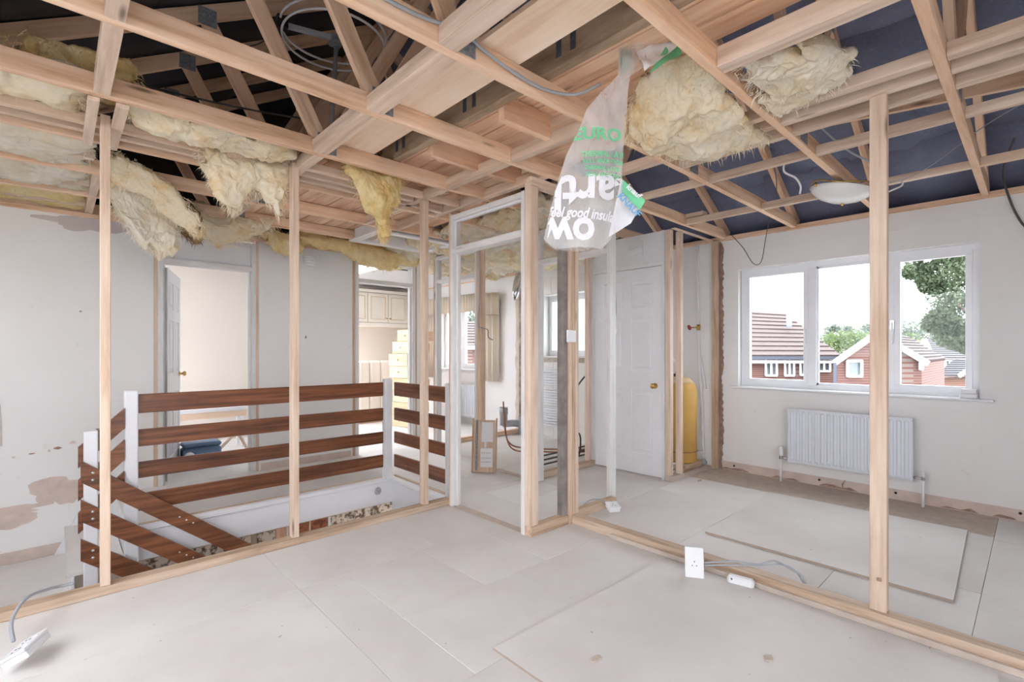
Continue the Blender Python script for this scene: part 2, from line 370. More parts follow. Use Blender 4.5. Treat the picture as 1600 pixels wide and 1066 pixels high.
def text_mesh(txt, size, shear=0.0):
    cu = bpy.data.curves.new('t', 'FONT'); cu.body = txt; cu.size = size; cu.shear = shear; cu.align_x = 'LEFT'; cu.offset = size*.03; cu.resolution_u = 3
    o = bpy.data.objects.new('t', cu); C.objects.link(o); dg = bpy.context.evaluated_depsgraph_get()
    me = bpy.data.meshes.new_from_object(o.evaluated_get(dg)); bpy.data.objects.remove(o); bpy.data.curves.remove(cu); return me
# ================================================================= THE SETTING
CEIL = 2.37          # underside of the truss ties
WX = 5.05            # inner face of the window wall
LY = 5.40            # landing wall with the doors
# ---- floor: sheets laid with open joints
floor = sempty('floor', (0, 0, 0), 'dusty pale board floor laid in sheets')
def sheets(x0, x1, y0, y1, xs, ys, z=0.0, mat=FLOOR, g=.0009, name='floor_sheet'):
    xs = [x0]+[v for v in xs if x0 < v < x1]+[x1]; ys = [y0]+[v for v in ys if y0 < v < y1]+[y1]
    for i in range(len(xs)-1):
        for j in range(len(ys)-1):
            box(name, (xs[i]+g, xs[i+1]-g), (ys[j]+g, ys[j+1]-g), (z-.022, z+random.uniform(-.0012, .0012)), mat, floor, .001)
sheets(-1.6, .91, -2, 2.58, [-.4], [.3, 1.4]); sheets(-1.6, .91, 2.58, 3.34, [-.3], [])
sheets(.91, 1.16, 1.45, 2.58, [], []); sheets(.91, 2.70, 2.58, 3.34, [1.75], [])
sheets(1.16, 2.70, 1.96, 2.58, [1.64, 2.1], []); sheets(.91, 2.70, -2, 1.45, [1.5], [-.9, .3]); sheets(1.16, 2.70, 1.45, 1.96, [1.85], [])
sheets(2.70, 5.05, -2, .19, [3.13, 4.45], [-.8]); sheets(2.70, 4.50, .19, .77, [3.41], []); sheets(2.70, 4.50, .77, 2.3, [3.9], [1.55])
sheets(2.70, 5.05, 2.3, 3.24, [3.3, 4.2], [2.85]); sheets(2.36, 3.3, 3.34, 5.4, [2.9], [4.25, 4.9]); sheets(3.3, 5.05, 3.24, 5.4, [4.1], [3.8, 4.5])
sheets(2.70, 3.3, 3.24, 3.34, [], [])
sheets(.36, 2.36, 4.26, 5.4, [1.2], [4.85]); sheets(-.8, 5.05, 5.4, 8.2, [.5, 1.6, 2.44, 3.6], [6.1, 7.0])
sheets(4.50, 5.05, .19, 2.3, [], [.9, 1.75], 0, DUSTY)
o = box('subfloor', (-1.4, 5.05), (-2, 3.33), (-.26, -.0225), DUSTY, floor)
o = box('subfloor', (2.38, 5.05), (3.33, 8.2), (-.26, -.0225), DUSTY, floor)
o = box('subfloor', (.38, 2.38), (4.30, 8.2), (-.26, -.0225), DUSTY, floor)
# ---- window wall with three openings
wr = sempty('wall_right', (WX, 0, 0), 'painted plaster outer wall with the big window')
def wallX(parent, x0, x1, y0, y1, z0, z1, holes, mat):
    ys = sorted({y0, y1, *[h[0] for h in holes], *[h[1] for h in holes]})
    for a, b in zip(ys, ys[1:]):
        hs = sorted([(h[2], h[3]) for h in holes if h[0] <= a and h[1] >= b]); z = z0
        for (p, q) in hs+[(z1, z1)]:
            if p-z > 1e-4: box('plaster_section', (x0, x1), (a, b), (z, p), mat, parent, 0)
            z = q
W1 = (.29, 2.06, .86, 2.045); W2 = (3.84, 4.80, 1.14, 2.0); W3 = (6.25, 7.30, .91, 1.98)
wallX(wr, WX, WX+.28, -2, 8.3, -.28, 2.36, [W1, W2, W3], PLASTER)
box('wall_plate', (WX-.02, WX+.1), (-2, 8), (2.355, 2.40), PINE2, wr)
# plaster stripped above the floor where the skirting was
box('stripped_band', (WX-.004, WX), (-2, 2.24), (0, .085), BAREPLASTER, wr, 0)
for y, zz in ((2.1, .05), (1.34, .055), (.79, .055), (-.25, .06), (.08, .06)):
    lathe('fixing_plug', [(.0, 0), (.010, 0), (.010, .004), (0, .004)], BLACKPLASTIC, wr, (WX-.0045, y, zz), 10, Matrix.Rotation(-math.pi/2, 4, 'Y'))
for k, (y, l) in enumerate(((1.5, .25), (1.05, .3), (.3, .22), (.1, .12), (1.95, .3))):
    pts = [(WX-.0055, y+t*l+random.uniform(-.01, .01), .006+(.03*random.random() if 0 < t < 1 else 0)) for t in (0, .2, .4, .6, .8, 1)]
    poly('plaster_crack', pts, MORTAR, wr, (.002, 0, 0))
poly('plaster_crack', [(WX-.0055, 1.16, 0), (WX-.0055, 1.17, .05), (WX-.0055, 1.145, .09), (WX-.0055, 1.14, .09), (WX-.0055, 1.155, .05)], MORTAR, wr, (.002, 0, 0))
# old cove line near the top of the wall
box('old_cornice_line', (WX-.005, WX), (-2, 2.2), (2.217, 2.223), PLASTER, wr, 0)
# torn edge where the cupboard wall used to meet
random.seed(5)
pts = [(WX-.012, 2.245, 0)]+[(WX-.012, 2.214+random.uniform(-.009, .009)+.016*noise.noise(Vector((0, z*.09, 4)))*1.5, z*.024) for z in range(0, 98)]+[(WX-.012, 2.245, 2.36)]
poly('torn_plaster_edge', pts, MORTAR, wr, (.012, 0, 0))
# ---- upvc windows
def window(name, label, hole, panes, fx=5.13, fd=.06, glass=GLASS, sash=None, fr=.045, stile=.04):
    y0, y1, z0, z1 = hole; wn = sempty(name, (fx, y0, z0), label)
    box('frame_head', (fx, fx+fd), (y0, y1), (z1-fr, z1), UPVC, wn); box('frame_sill', (fx, fx+fd), (y0, y1), (z0, z0+fr), UPVC, wn)
    box('frame_jamb', (fx, fx+fd), (y0, y0+fr), (z0+fr, z1-fr), UPVC, wn); box('frame_jamb', (fx, fx+fd), (y1-fr, y1), (z0+fr, z1-fr), UPVC, wn)
    for (a, b, sw) in panes:
        za, zb = z0+fr, z1-fr
        if sw:
            s = thing('sash', None, None, (fx-.012, a, za)); s.parent = wn; s.matrix_parent_inverse = world(wn).inverted()
            x0 = fx-.014; t = .05
            box('rail', (x0, x0+t), (a, b), (za, za+stile), UPVC, s); box('rail', (x0, x0+t), (a, b), (zb-stile, zb), UPVC, s)
            box('stile', (x0, x0+t), (a, a+stile), (za+stile, zb-stile), UPVC, s); box('stile', (x0, x0+t), (b-stile, b), (za+stile, zb-stile), UPVC, s)
            box('pane', (fx+.02, fx+.026), (a+stile, b-stile), (za+stile, zb-stile), glass, s, 0)
        else:
            for (p, q, r2, s2) in ((a, b, za, za+.022), (a, b, zb-.022, zb), (a, a+.022, za, zb), (b-.022, b, za, zb)):
                box('bead', (fx+.004, fx+.03), (p, q), (r2, s2), UPVC, wn)
            box('pane', (fx+.02, fx+.026), (a+.02, b-.02), (za+.02, zb-.02), glass, wn, 0)
    return wn
wn = window('window_1', 'white three-light window overlooking brick houses', W1, [(1.45, 2.015, True), (.875, 1.39, False), (.335, .81, True)])
box('mullion', (5.12, 5.19), (1.385, 1.455), (.9, 2.0), UPVC, wn); box('mullion', (5.12, 5.19), (.805, .88), (.9, 2.0), UPVC, wn)
box('window_board', (4.985, 5.13), (.21, 2.12), (.845, .865), GLOSSWHITE, wn, .006)
hd = box('handle', (5.095, 5.117), (.815, .832), (1.28, 1.46), WHITEPLASTIC, wn, .006); box('handle_rose', (5.105, 5.118), (.808, .838), (1.40, 1.48), CHROME, wn, .004)
box('handle', (5.095, 5.117), (1.462, 1.477), (1.28, 1.42), WHITEPLASTIC, wn, .006)
wn = window('window_2', 'small white frosted window in the stripped bathroom', W2, [(3.87, 4.30, True), (4.36, 4.77, True)], glass=FROST, fx=5.2)
box('mullion', (5.19, 5.26), (4.29, 4.37), (1.18, 1.96), UPVC, wn); box('window_board', (4.99, 5.2), (3.82, 4.82), (1.125, 1.142), TILEWHITE, wn)
wn = window('window_3', 'white window beyond the landing with beige pelmet above', W3, [(6.30, 6.72, True), (6.80, 7.26, False)])
box('mullion', (5.12, 5.19), (6.72, 6.80), (.95, 1.94), UPVC, wn); box('window_board', (4.97, 5.13), (6.2, 7.35), (.89, .91), GLOSSWHITE, wn)
# tiled border under the bathroom window: single tiles
bt = sempty('trim_1', (5.05, 3.6, 1.06), 'mottled tile border below the bathroom window')
me0 = None
for k in range(18):
    y = 3.35+k*.1
    if me0 is None:
        t0 = box('tile', (5.035, 5.05), (y, y+.096), (1.06, 1.125), TILEDECOR, bt, .002); me0 = t0
    else:
        t = t0.copy(); C.objects.link(t); t.location.y += .1*k
# big white wall tiles of the bathroom, below and beside the window
for k in range(9):
    for r in range(5):
        y = 3.32+k*.21; z = .02+r*.208
        if y+.2 > 5.2: continue
        box('tile', (5.040, 5.05), (y, y+.205), (z, z+.203), TILEWHITE, bt, .0015)
for y in (3.32, 3.53, 4.86, 5.0):
    for r in range(5): box('tile', (5.040, 5.05), (y, min(y+.205, 5.06) if y < 4.9 else y+.15), (1.14+r*.22, 1.14+r*.22+.215), TILEWHITE, bt, .0015)
for k in range(5): box('tile', (5.040, 5.05), (3.82+k*.2, 3.82+k*.2+.195), (2.02, 2.235), TILEWHITE, bt, .0015)
# scar where the bathroom partition met the outer wall
random.seed(9)
poly('partition_scar', [(5.036, 5.20, 0)]+[(5.036, 5.19+random.uniform(-.012, .008), z*.1) for z in range(1, 24)]+[(5.036, 5.20, 2.36), (5.036, 5.34, 2.36)]+[(5.036, 5.335+random.uniform(-.02, .012), z*.1) for z in range(23, 0, -1)]+[(5.036, 5.34, 0)], BAREPLASTER, wr, (.014, 0, 0))
# ---- landing wall (Y = 5.4) with two door openings, down to the half landing
wl = sempty('wall_left', (0, LY, 0), 'painted landing wall with stained plaster')
def wallY(parent, y0, y1, x0, x1, z0, z1, holes, mat):
    xs = sorted({x0, x1, *[h[0] for h in holes], *[h[1] for h in holes]})
    for a, b in zip(xs, xs[1:]):
        hs = sorted([(h[2], h[3]) for h in holes if h[0] <= a and h[1] >= b]); z = z0
        for (p, q) in hs+[(z1, z1)]:
            if p-z > 1e-4: box('plaster_section', (a, b), (y0, y1), (z, p), mat, parent, 0)
            z = q
D1 = (.63, 1.50, -.3, 2.34); D2 = (2.50, 3.36, -.3, 2.34)
wallY(wl, LY, LY+.1, -1.6, 3.42, -3.0, 2.34, [D1, D2], PLASTER)
box('wall_head_plate', (-1.6, 3.42), (LY-.01, LY+.1), (2.335, 2.37), PINE2, wl)
box('stripped_band', (1.52, 2.48), (LY-.003, LY), (0, .07), BAREPLASTER, wl, 0)
box('stripped_band', (-1.6, .04), (LY-.012, LY), (-.42, -.33), BAREPLASTER, wl, .003)
BK = 0
def blob(name, cx, cz, rx, rz, seed, mat, parent, y=LY-.0025, n=26, rough=.45):
    pts = []
    for k in range(n):
        a = 2*math.pi*k/n; r = 1+rough*noise.noise(Vector((math.cos(a)*1.7+seed*3.1, math.sin(a)*1.7, seed)))+.18*noise.noise(Vector((math.cos(a)*5, math.sin(a)*5, seed*2)))
        pts.append((cx+rx*r*math.cos(a), y, cz+rz*r*math.sin(a)))
    global BK; BK += 1; dy = (BK % 9)*.0002
    return poly(name, [(a, b-dy, c) for a, b, c in pts], mat, parent, (0, .006, 0))
blob('bare_patch', -.02, .10, .17, .085, 1.0, BAREPLASTER, wl, rough=.8); blob('bare_patch', .05, .06, .10, .08, 7.0, BAREPLASTER, wl, rough=.7)
blob('bare_patch', -.30, -.08, .16, .07, 2.4, BAREPLASTER, wl); blob('bare_patch', -.28, -.01, .2, .025, 3.3, BAREPLASTER, wl, rough=.9)
blob('bare_patch', -.36, .62, .05, .24, 5.0, OLDPAINT, wl); blob('bare_patch', .13, 2.28, .24, .06, 4.2, OLDPAINT, wl, rough=.7)
blob('scuff_mark', 1.86, 1.20, .03, .12, 8.2, CREAMWALL, wl); blob('scuff_mark', 1.97, 1.37, .008, .015, 1.2, MORTAR, wl); blob('scuff_mark', .14, 1.55, .008, .006, 1.7, MORTAR, wl)
# line left by the old stair skirting, climbing the wall
random.seed(3)
pts = []
line = [(-.45, .38), (-.2, .40), (.05, .44), (.25, .56), (.45, .72), (.6, .82)]
for i in range(len(line)-1):
    for t in range(5):
        x = line[i][0]+(line[i+1][0]-line[i][0])*t/5; z = line[i][1]+(line[i+1][1]-line[i][1])*t/5; pts.append((x, z))
for k, (x, z) in enumerate(pts):
    if random.random() < .75: blob('plaster_scar', x, z+random.uniform(-.008, .008), random.uniform(.008, .028), random.uniform(.004, .012), k*1.3, BAREPLASTER if k % 3 else MORTAR, wl, n=9)
# door openings: linings, transom bars, fanlight panes
def lining(n, label, x0, x1, y0, y1, head, top, parent_mat=WHITEPAINT, glaze=GLOSSWHITE):
    d = sempty('door_%d' % n, (x0, y0, 0), label)
    box('lining_jamb', (x0, x0+.04), (y0, y1), (0, top), WHITEPAINT, d); box('lining_jamb', (x1-.04, x1), (y0, y1), (0, top), WHITEPAINT, d)
    box('stop_bead', (x0+.04, x0+.058), (y0+.04, y0+.075), (0, head), WHITEPAINT, d); box('stop_bead', (x1-.058, x1-.04), (y0+.04, y0+.075), (0, head), WHITEPAINT, d)
    box('transom_bar', (x0+.04, x1-.04), (y0, y1), (head, head+.045), WHITEPAINT, d); box('top_rail', (x0+.04, x1-.04), (y0, y1), (top-.03, top), WHITEPAINT, d)
    box('fanlight_panel', (x0+.04, x1-.04), (y0+.05, y0+.056), (head+.045, top-.03), glaze, d, 0)
    return d
d1 = lining(1, 'open doorway with white lining behind the balustrade', .66, 1.47, LY-.02, LY+.1, 2.02, 2.30)
for xx in ((.63, .66), (1.47, 1.50)): box('stripped_edge', xx, (LY-.006, LY+.1), (0, 2.34), PINE, d1)
d2 = lining(2, 'doorway onto room with cream wall cupboards', 2.53, 3.33, LY-.02, LY+.1, 2.02, 2.30, glaze=glassm('thin_glass', (.97, .97, .97, 1), .08))
for xx in ((2.50, 2.53), (3.33, 3.36)): box('stripped_edge', xx, (LY-.006, LY+.1), (0, 2.34), OLDPINE, d2)
# rooms behind the landing wall
wf = sempty('wall_back', (2, 8.2, 0), 'pale far walls of the rooms behind the landing')
box('plaster_section', (3.62, 5.33), (8.2, 8.3), (-.1, 2.4), CREAMWALL, wf, 0)
box('plaster_section', (.3, 2.1), (7.6, 7.7), (-.1, 2.4), CREAMWALL, wf, 0); box('plasterboard', (-.9, 2.4), (5.5, 7.6), (2.372, 2.39), GLOSSWHITE, wf, 0); box('plaster_section', (2.40, 2.48), (5.5, 7.7), (-.1, 2.4), GLOSSWHITE, wf, 0); box('plaster_section', (2.1, 2.4), (7.6, 7.7), (-.1, 2.4), CREAMWALL, wf, 0)
cb = sempty('ceiling_back', (2, 7, 2.36), 'white ceiling of the rooms behind the landing')
box('plasterboard', (3.32, 5.05), (5.95, 8.2), (2.372, 2.39), GLOSSWHITE, cb, 0)
# six-panel door standing open inside the first room
def panel_door(name, label, W, H, T=.038, mat=GLOSSWHITE):
    """leaf in local X (width) / Z (height), front face toward -Y; panels are raised fields set in moulded recesses"""
    d = thing(name, label, 'door', (0, 0, 0)); p = []
    st = .105*W/.78; mid = .10*W/.78; rails = [(0, .20), (.80*H/1.98, .80*H/1.98+.2), (1.50*H/1.98, 1.50*H/1.98+.11), (H-.12, H)]
    leaf = box('leaf', (0, W), (.008, T-.008), (0, H), mat, d, 0)
    for s0, s1 in ((0, st), (W/2-mid/2, W/2+mid/2), (W-st, W)): box('stile', (s0, s1), (0, T), (0, H), mat, d, .003)
    for r0, r1 in rails: box('rail', (0, W), (.0004, T-.0004), (r0, r1), mat, d, .003)
    for (s0, s1) in ((st, W/2-mid/2), (W/2+mid/2, W-st)):
        for (r0, r1) in zip([r[1] for r in rails], [r[0] for r in rails][1:]):
            bm = bmesh.new(); i = .03
            boxbm(bm, (s1-s0)-2*i, T-.004, (r1-r0)-2*i, 0, Matrix.Translation(((s0+s1)/2, T/2, (r0+r1)/2)))
            es = [e for e in bm.edges]; bmesh.ops.bevel(bm, geom=es, offset=.006, segments=1, affect='EDGES')
            link('raised_panel', mesh_of(bm, 'raised_panel'), mat, d)
    return d
def knob(parent, loc, axis, mat=BRASS):
    rot = {'-Y': Matrix.Rotation(math.pi/2, 4, 'X'), '-X': Matrix.Rotation(-math.pi/2, 4, 'Y'), 'X': Matrix.Rotation(math.pi/2, 4, 'Y'), '+Y': Matrix.Rotation(-math.pi/2, 4, 'X')}[axis]
    k = lathe('door_knob', [(.0, 0), (.027, 0), (.027, .006), (.011, .010), (.010, .028), (.022, .036), (.027, .048), (.020, .06), (0, .064)], mat, parent, loc, 18, rot); return k
do = panel_door('panel_door', 'white panelled door standing open beyond the landing balustrade', .76, 1.98)
knob(do, (.69, 0, .97), '-Y'); knob(do, (.69, .038, .97), '+Y')
do.location = (.745, 5.475, .012); do.rotation_euler = (0, 0, math.radians(74))
wfr = sempty('wall_front_standin', (2, -2, 0), 'unseen stand-in wall behind the camera with an opening shaping the light')
wallY(wfr, -2.1, -2.0, -1.6, 5.33, -.28, 2.37, [(-1.5, 1.2, .8, 2.3)], PLASTER)  # added out of view; opening sized to limit light from behind
wsd = sempty('wall_side_standin', (-1.6, 0, 0), 'unseen stand-in wall left of the camera with an opening shaping the light')
wallX(wsd, -1.7, -1.6, -2.1, 3.3, -.28, 2.37, [(.3, 2.8, 1.1, 2.3)], PLASTER)  # added out of view; opening sets how much light enters from the left
# ---- half landing, steps and stairwell
hl = sempty('stair_landing', (0, 4.4, -.42), 'half landing of the staircase')
box('landing_sheet', (-1.6, .06), (3.34, LY), (-.445, -.42), FLOOR, hl)
box('tread', (.04, .34), (4.24, LY), (-.235, -.21), FLOOR, hl); box('riser', (.06, .08), (4.24, LY), (-.44, -.235), GLOSSWHITE, hl)
box('riser', (.345, .365), (4.24, LY), (-.235, -.022), GLOSSWHITE, hl)
poly('stringer', [(-.02, 5.375, -.42), (.12, 5.375, -.12), (.42, 5.375, .12), (.42, 5.375, -.3), (.1, 5.375, -.44)], GLOSSWHITE, hl, (0, .02, 0))
for k in range(9): box('lower_tread', (.06+.24*k, .06+.24*k+.27), (3.40, 4.17), (-.66-.2*k, -.63-.2*k), FLOOR, hl)
sw = sempty('wall_stairwell', (1.3, 4.26, -.3), 'white boarded sides of the stairwell')
box('fascia', (.36, 2.38), (4.245, 4.262), (-.235, -.03), GLOSSWHITE, sw); box('fascia', (2.365, 2.382), (3.34, 4.245), (-.33, -.03), GLOSSWHITE, sw)
box('nosing', (.36, 2.40), (4.215, 4.275), (-.03, .008), GLOSSWHITE, sw, .008); box('nosing', (2.335, 2.395), (3.34, 4.215), (-.03, .008), GLOSSWHITE, sw, .008)
box('edge_strip', (.36, 2.33), (4.28, 4.305), (.0005, .012), OLDPINE, sw); box('edge_strip', (2.405, 2.43), (3.34, 4.28), (.0005, .012), OLDPINE, sw)
box('fascia', (-1.6, 2.38), (3.335, 3.352), (-.33, -.01), GLOSSWHITE, sw)
# lower storey wall glimpsed under the fascia
lw = sempty('wall_lower', (2, 5.0, -1.5), 'patchwork of papered and panelled wall below the landing')
x = .5
for wd, mt in ((.62, FLORAL), (.08, GLOSSWHITE), (.10, FLORAL), (.05, GREYWOOD), (.16, FLORAL), (.10, PLANK), (.02, GLOSSWHITE), (.19, RUSTY), (.02, PINE), (.17, RUSTY), (.03, GLOSSWHITE), (.88, FLORAL), (.05, CREAMWALL), (.5, RUSTY)):
    box('wall_strip', (x, x+wd-.003), (4.9, 4.93), (-2.9, -.32), mt, lw); x += wd
box('plaster_section', (-1.6, .5), (4.9, 4.93), (-2.9, -.45), CREAMWALL, lw)
box('lower_floor', (-1.6, 5), (3.3, 5.4), (-3.0, -2.9), FLOOR, lw)
wo = sempty('wall_outer', (-1.6, 4, 0), 'outer wall beside the stairs')
box('plaster_section', (-1.7, -1.6), (3.3, 5.5), (-3, 2.37), PLASTER, wo, 0); box('plaster_section', (-1.0, -.9), (5.5, 6.2), (-.1, 2.37), PLASTER, wo, 0); box('plaster_section', (-1.0, -.9), (6.2, 7.7), (-.1, .9), PLASTER, wo, 0); box('lower_section', (-1.7, 5), (3.2, 3.3), (-3, -.27), PLASTER, wo, 0)  # sections beyond the landing wall are unseen, added to limit the first room's daylight
# ================================================================= ROOF
RX, RZ, SL = 2.12, 4.16, .585       # ridge and pitch
def rafter_z(x): return RZ - SL*abs(x-RX)
roof = sempty('roof', (RX, 0, RZ), 'black roofing felt sagging over the rafters')
TY = [-.38, .26, .90, 1.54, 2.19, 2.86, 3.52, 4.16, 4.80, 5.44]
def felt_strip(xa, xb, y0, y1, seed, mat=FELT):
    bm = bmesh.new(); nu, nv = 6, 60; rows = [[], []]
    for lay in (0, 1):
        for i in range(nu+1):
            r = []
            for j in range(nv+1):
                x = xa+(xb-xa)*i/nu; y = y0+(y1-y0)*j/nv
                d = min(abs(y-t) for t in TY)
                z = rafter_z(x)+.066+.012*lay - .045*min(1, d/.32)**1.5 + .006*noise.noise(Vector((x*3, y*3, seed)))
                r.append(bm.verts.new((x, y, z)))
            rows[lay].append(r)
    for lay in (0, 1):
        for i in range(nu):
            for j in range(nv): bm.faces.new((rows[lay][i][j], rows[lay][i+1][j], rows[lay][i+1][j+1], rows[lay][i][j+1]))
    for i in range(nu):
        for j in (0, nv): bm.faces.new((rows[0][i][j], rows[0][i+1][j], rows[1][i+1][j], rows[1][i][j]))
    for j in range(nv):
        for i in (0, nu): bm.faces.new((rows[0][i][j], rows[0][i][j+1], rows[1][i][j+1], rows[1][i][j]))
    bmesh.ops.recalc_face_normals(bm, faces=bm.faces)
    return link('felt_strip', mesh_of(bm, 'felt_strip', True), mat, roof)
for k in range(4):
    felt_strip(RX+k*.83-.02, RX+(k+1)*.83+.03, -2.1, 6.15, k); felt_strip(RX-k*.83+.02, RX-(k+1)*.83-.03, -2.1, 6.15, k+9, FELTSHADE)
# tile covering above the felt, and gable ends
for s in (1, -1):
    poly('tile_covering', [(RX, -2.2, RZ+.11), (RX+s*3.28, -2.2, RZ+.11-SL*3.28), (RX+s*3.28, 6.2, RZ+.11-SL*3.28), (RX, 6.2, RZ+.11)], ROOFTILE, roof, (0, 0, .05))
for y in (-2.1, 6.1):
    poly('gable_end', [(RX-3.2, y, 2.37), (RX+3.2, y, 2.37), (RX, y, RZ+.1)], BLOCKWORK, roof, (0, .1, 0))
box('ridge_board', (RX-.012, RX+.012), (-2, 6.1), (RZ-.08, RZ+.03), PINE2, roof)
# ---- roof trusses
JL, JR = 1.15, 3.02
names = {0.26: 'the nearest one at the far right', .90: 'just right of the hanging plastic bag', 1.54: 'just behind the hanging plastic bag', 2.19: 'over the white door frame', 2.86: 'in front of the stair partition', 3.52: 'just behind the stair partition', 4.16: 'over the middle of the stairwell', 4.80: 'over the landing beside the loft hatch', 5.44: 'along the landing wall', -.38: 'out beside the camera'}
for y in TY:
    t = thing('roof_truss', 'bare softwood roof truss '+names[y], 'roof truss', (RX, y, CEIL), 'trussed rafters')
    zc = CEIL+.045
    beam('bottom_chord', (-.82, y, zc), (5.02, y, zc), .04, .09, PINE2, t)
    beam('rafter', (-.86, y, rafter_z(-.86)), (RX-.01, y, RZ), .04, .09, PINE2, t); beam('rafter', (RX+.01, y, RZ), (5.1, y, rafter_z(5.1)), .04, .09, PINE2, t)
    xl = .68; xr = 2*RX-.68
    beam('web', (JL-.02, y, CEIL+.075), (xl, y, rafter_z(xl)-.03), .036, .085, PINE2, t); beam('web', (JL+.05, y, CEIL+.09), (RX-.03, y, RZ-.06), .036, .085, PINE2, t)
    beam('web', (JR+.02, y, CEIL+.075), (xr, y, rafter_z(xr)-.03), .036, .085, PINE2, t); beam('web', (JR-.05, y, CEIL+.09), (RX+.03, y, RZ-.06), .036, .085, PINE2, t)
    for x in (JL, JR): box('nail_plate', (x-.045, x+.065), (y-.0235, y-.02), (CEIL+.012, CEIL+.125), STEEL, t, .0005)
    for x in (xl, xr): box('nail_plate', (x-.05, x+.05), (y-.0235, y-.02), (rafter_z(x)-.08, rafter_z(x)+.03), STEEL, t, .0005)
# ---- ceiling timbers between the trusses
ce = sempty('ceiling', (2, 2, CEIL), 'open ceiling of noggings between truss ties')
def nog(x, i0, i1, wd=.045, h=.07, mat=PINE, z=CEIL, name='nogging'):
    for a, b in zip(TY[i0:i1], TY[i0+1:i1+1]):
        h2 = h+random.uniform(-.004, .004)
        box(name, (x-wd/2, x+wd/2), (a+.021, b-.021), (z+.0005, z+h2), mat, ce)
random.seed(21)
nog(1.115, 3, 5, .085); nog(1.13, 5, 6, .06); nog(1.1, 6, 8, .06); nog(1.08, 1, 3, .085)
nog(2.03, 3, 6, .05); nog(2.37, 4, 8, .045); nog(1.98, 1, 2, .07, .08); nog(2.05, 6, 7, .04)
nog(.145, 2, 5, .058); nog(.19, 7, 9, .05)
box('batten', (.098, .14), (2.882, 3.53), (CEIL-.020, CEIL-.0005), PINE, ce); box('batten', (.197, .245), (2.882, 3.53), (CEIL-.020, CEIL-.0005), PINE, ce)
nog(2.69, 0, 4, .05, .06); nog(3.26, 0, 4, .045, .05); nog(4.2, 0, 4, .045, .05); nog(2.55, 0, 3, .05, .055); nog(2.86, 0, 3, .05, .055)
box('short_block', (4.16, 4.24), (2.0, 2.168), (CEIL+.055, CEIL+.09), PINE, ce)
# members beside the stair partition head
box('head_runner', (-1.5, 1.08), (3.25, 3.292), (CEIL+.0005, CEIL+.05), PINE, ce); box('head_runner', (-1.5, 1.08), (3.365, 3.405), (CEIL+.0005, CEIL+.05), PINE, ce)
box('head_runner', (1.16, 2.0), (3.25, 3.292), (CEIL+.0005, CEIL+.05), PINE, ce); box('head_runner', (1.16, 2.34), (3.365, 3.405), (CEIL+.0005, CEIL+.06), PINE, ce)
box('head_runner', (1.16, 2.34), (3.13, 3.17), (CEIL+.0005, CEIL+.05), PINE, ce)
for y0 in (3.83, 4.48, 5.12): box('head_runner', (-1.5, .16), (y0, y0+.045), (CEIL+.0005, CEIL+.05), PINE, ce)
# diagonal wind brace under the right hand rafters
beam('diagonal_brace', (3.3, .95, 2.60), (4.2, -.5, 2.78), .09, .03, PINE2, ce, side=(0, 0, 1))
# ---- loft walkway: flat board, deep plywood beam and planks resting on the ties
lp = thing('loft_decking', 'rough loft planks and deep beam resting across the truss ties', 'loft decking', (1.9, 2.8, CEIL+.09))
ZT = CEIL+.092
box('flat_board', (1.24, 1.46), (-.5, 3.05), (ZT, ZT+.022), BOARD, lp)
gb = box('deep_beam', (1.595, 1.65), (-.6, 3.0), (ZT+.002, ZT+.25), GREYWOOD, lp)
for y in (.75, .83, 1.32, 1.40, 1.99, 2.07, 2.70, 2.78): box('strap', (1.591, 1.5945), (y, y+.028), (ZT+.04, ZT+.17), DARKSTEEL, lp, 0)
x = 1.665; k = 0
while x < 2.62:
    wd = random.choice((.105, .12, .135)); box('plank', (x, x+wd-.008), (.2 if x < 1.95 else 1.3, 3.1+random.uniform(0, .05)), (ZT+.072+random.uniform(0, .004), ZT+.092), PLANK, lp); x += wd
x = 1.2
while x < 2.75:
    wd = random.choice((.105, .12, .135)); box('plank', (x, x+wd-.008), (3.16, 5.1+random.uniform(-.1, .1)), (ZT+.002+random.uniform(0, .003), ZT+.022), PLANK, lp); x += wd
for (xa, xb, y, h) in ((1.655, 2.005, 1.86, .075), (1.655, 2.4, 2.50, .075)): box('bearer', (xa, xb), (y-.022, y+.022), (ZT-.06, ZT+.07), PLANK, lp)
# ---- loft hatch lining
lh = sempty('trim_2', (2.65, 4.5, CEIL), 'white loft hatch lining above the landing')
for x0, x1, y0, y1 in ((2.22, 3.06, 4.22, 4.26), (2.22, 3.06, 4.70, 4.74), (2.22, 2.26, 4.26, 4.70), (3.02, 3.06, 4.26, 4.70)): box('hatch_lining', (x0, x1), (y0, y1), (CEIL-.03, CEIL+.18), GLOSSWHITE, lh)
for x0, x1, y0, y1 in ((2.17, 3.11, 4.185, 4.225), (2.17, 3.11, 4.735, 4.775), (2.17, 2.225, 4.225, 4.735), (3.055, 3.11, 4.225, 4.735)): box('architrave', (x0, x1), (y0, y1), (CEIL-.034, CEIL-.014), GLOSSWHITE, lh, .004)
# ================================================================= STUD PARTITIONS
sp = thing('stud_partition', 'stripped stud wall in front of the stairs', 'stud wall', (1.0, 3.21, 0))
box('sole_plate', (-1.5, 2.30), (3.175, 3.25), (.0015, .045), OLDPINE, sp)
for x in (.176, 1.10, 2.065): box('stud', (x-.02, x+.02), (3.18, 3.245), (.046, 2.41), PINE, sp, .002)
box('stud', (-.72-.02, -.70), (3.18, 3.245), (.046, 2.41), PINE, sp, .002)
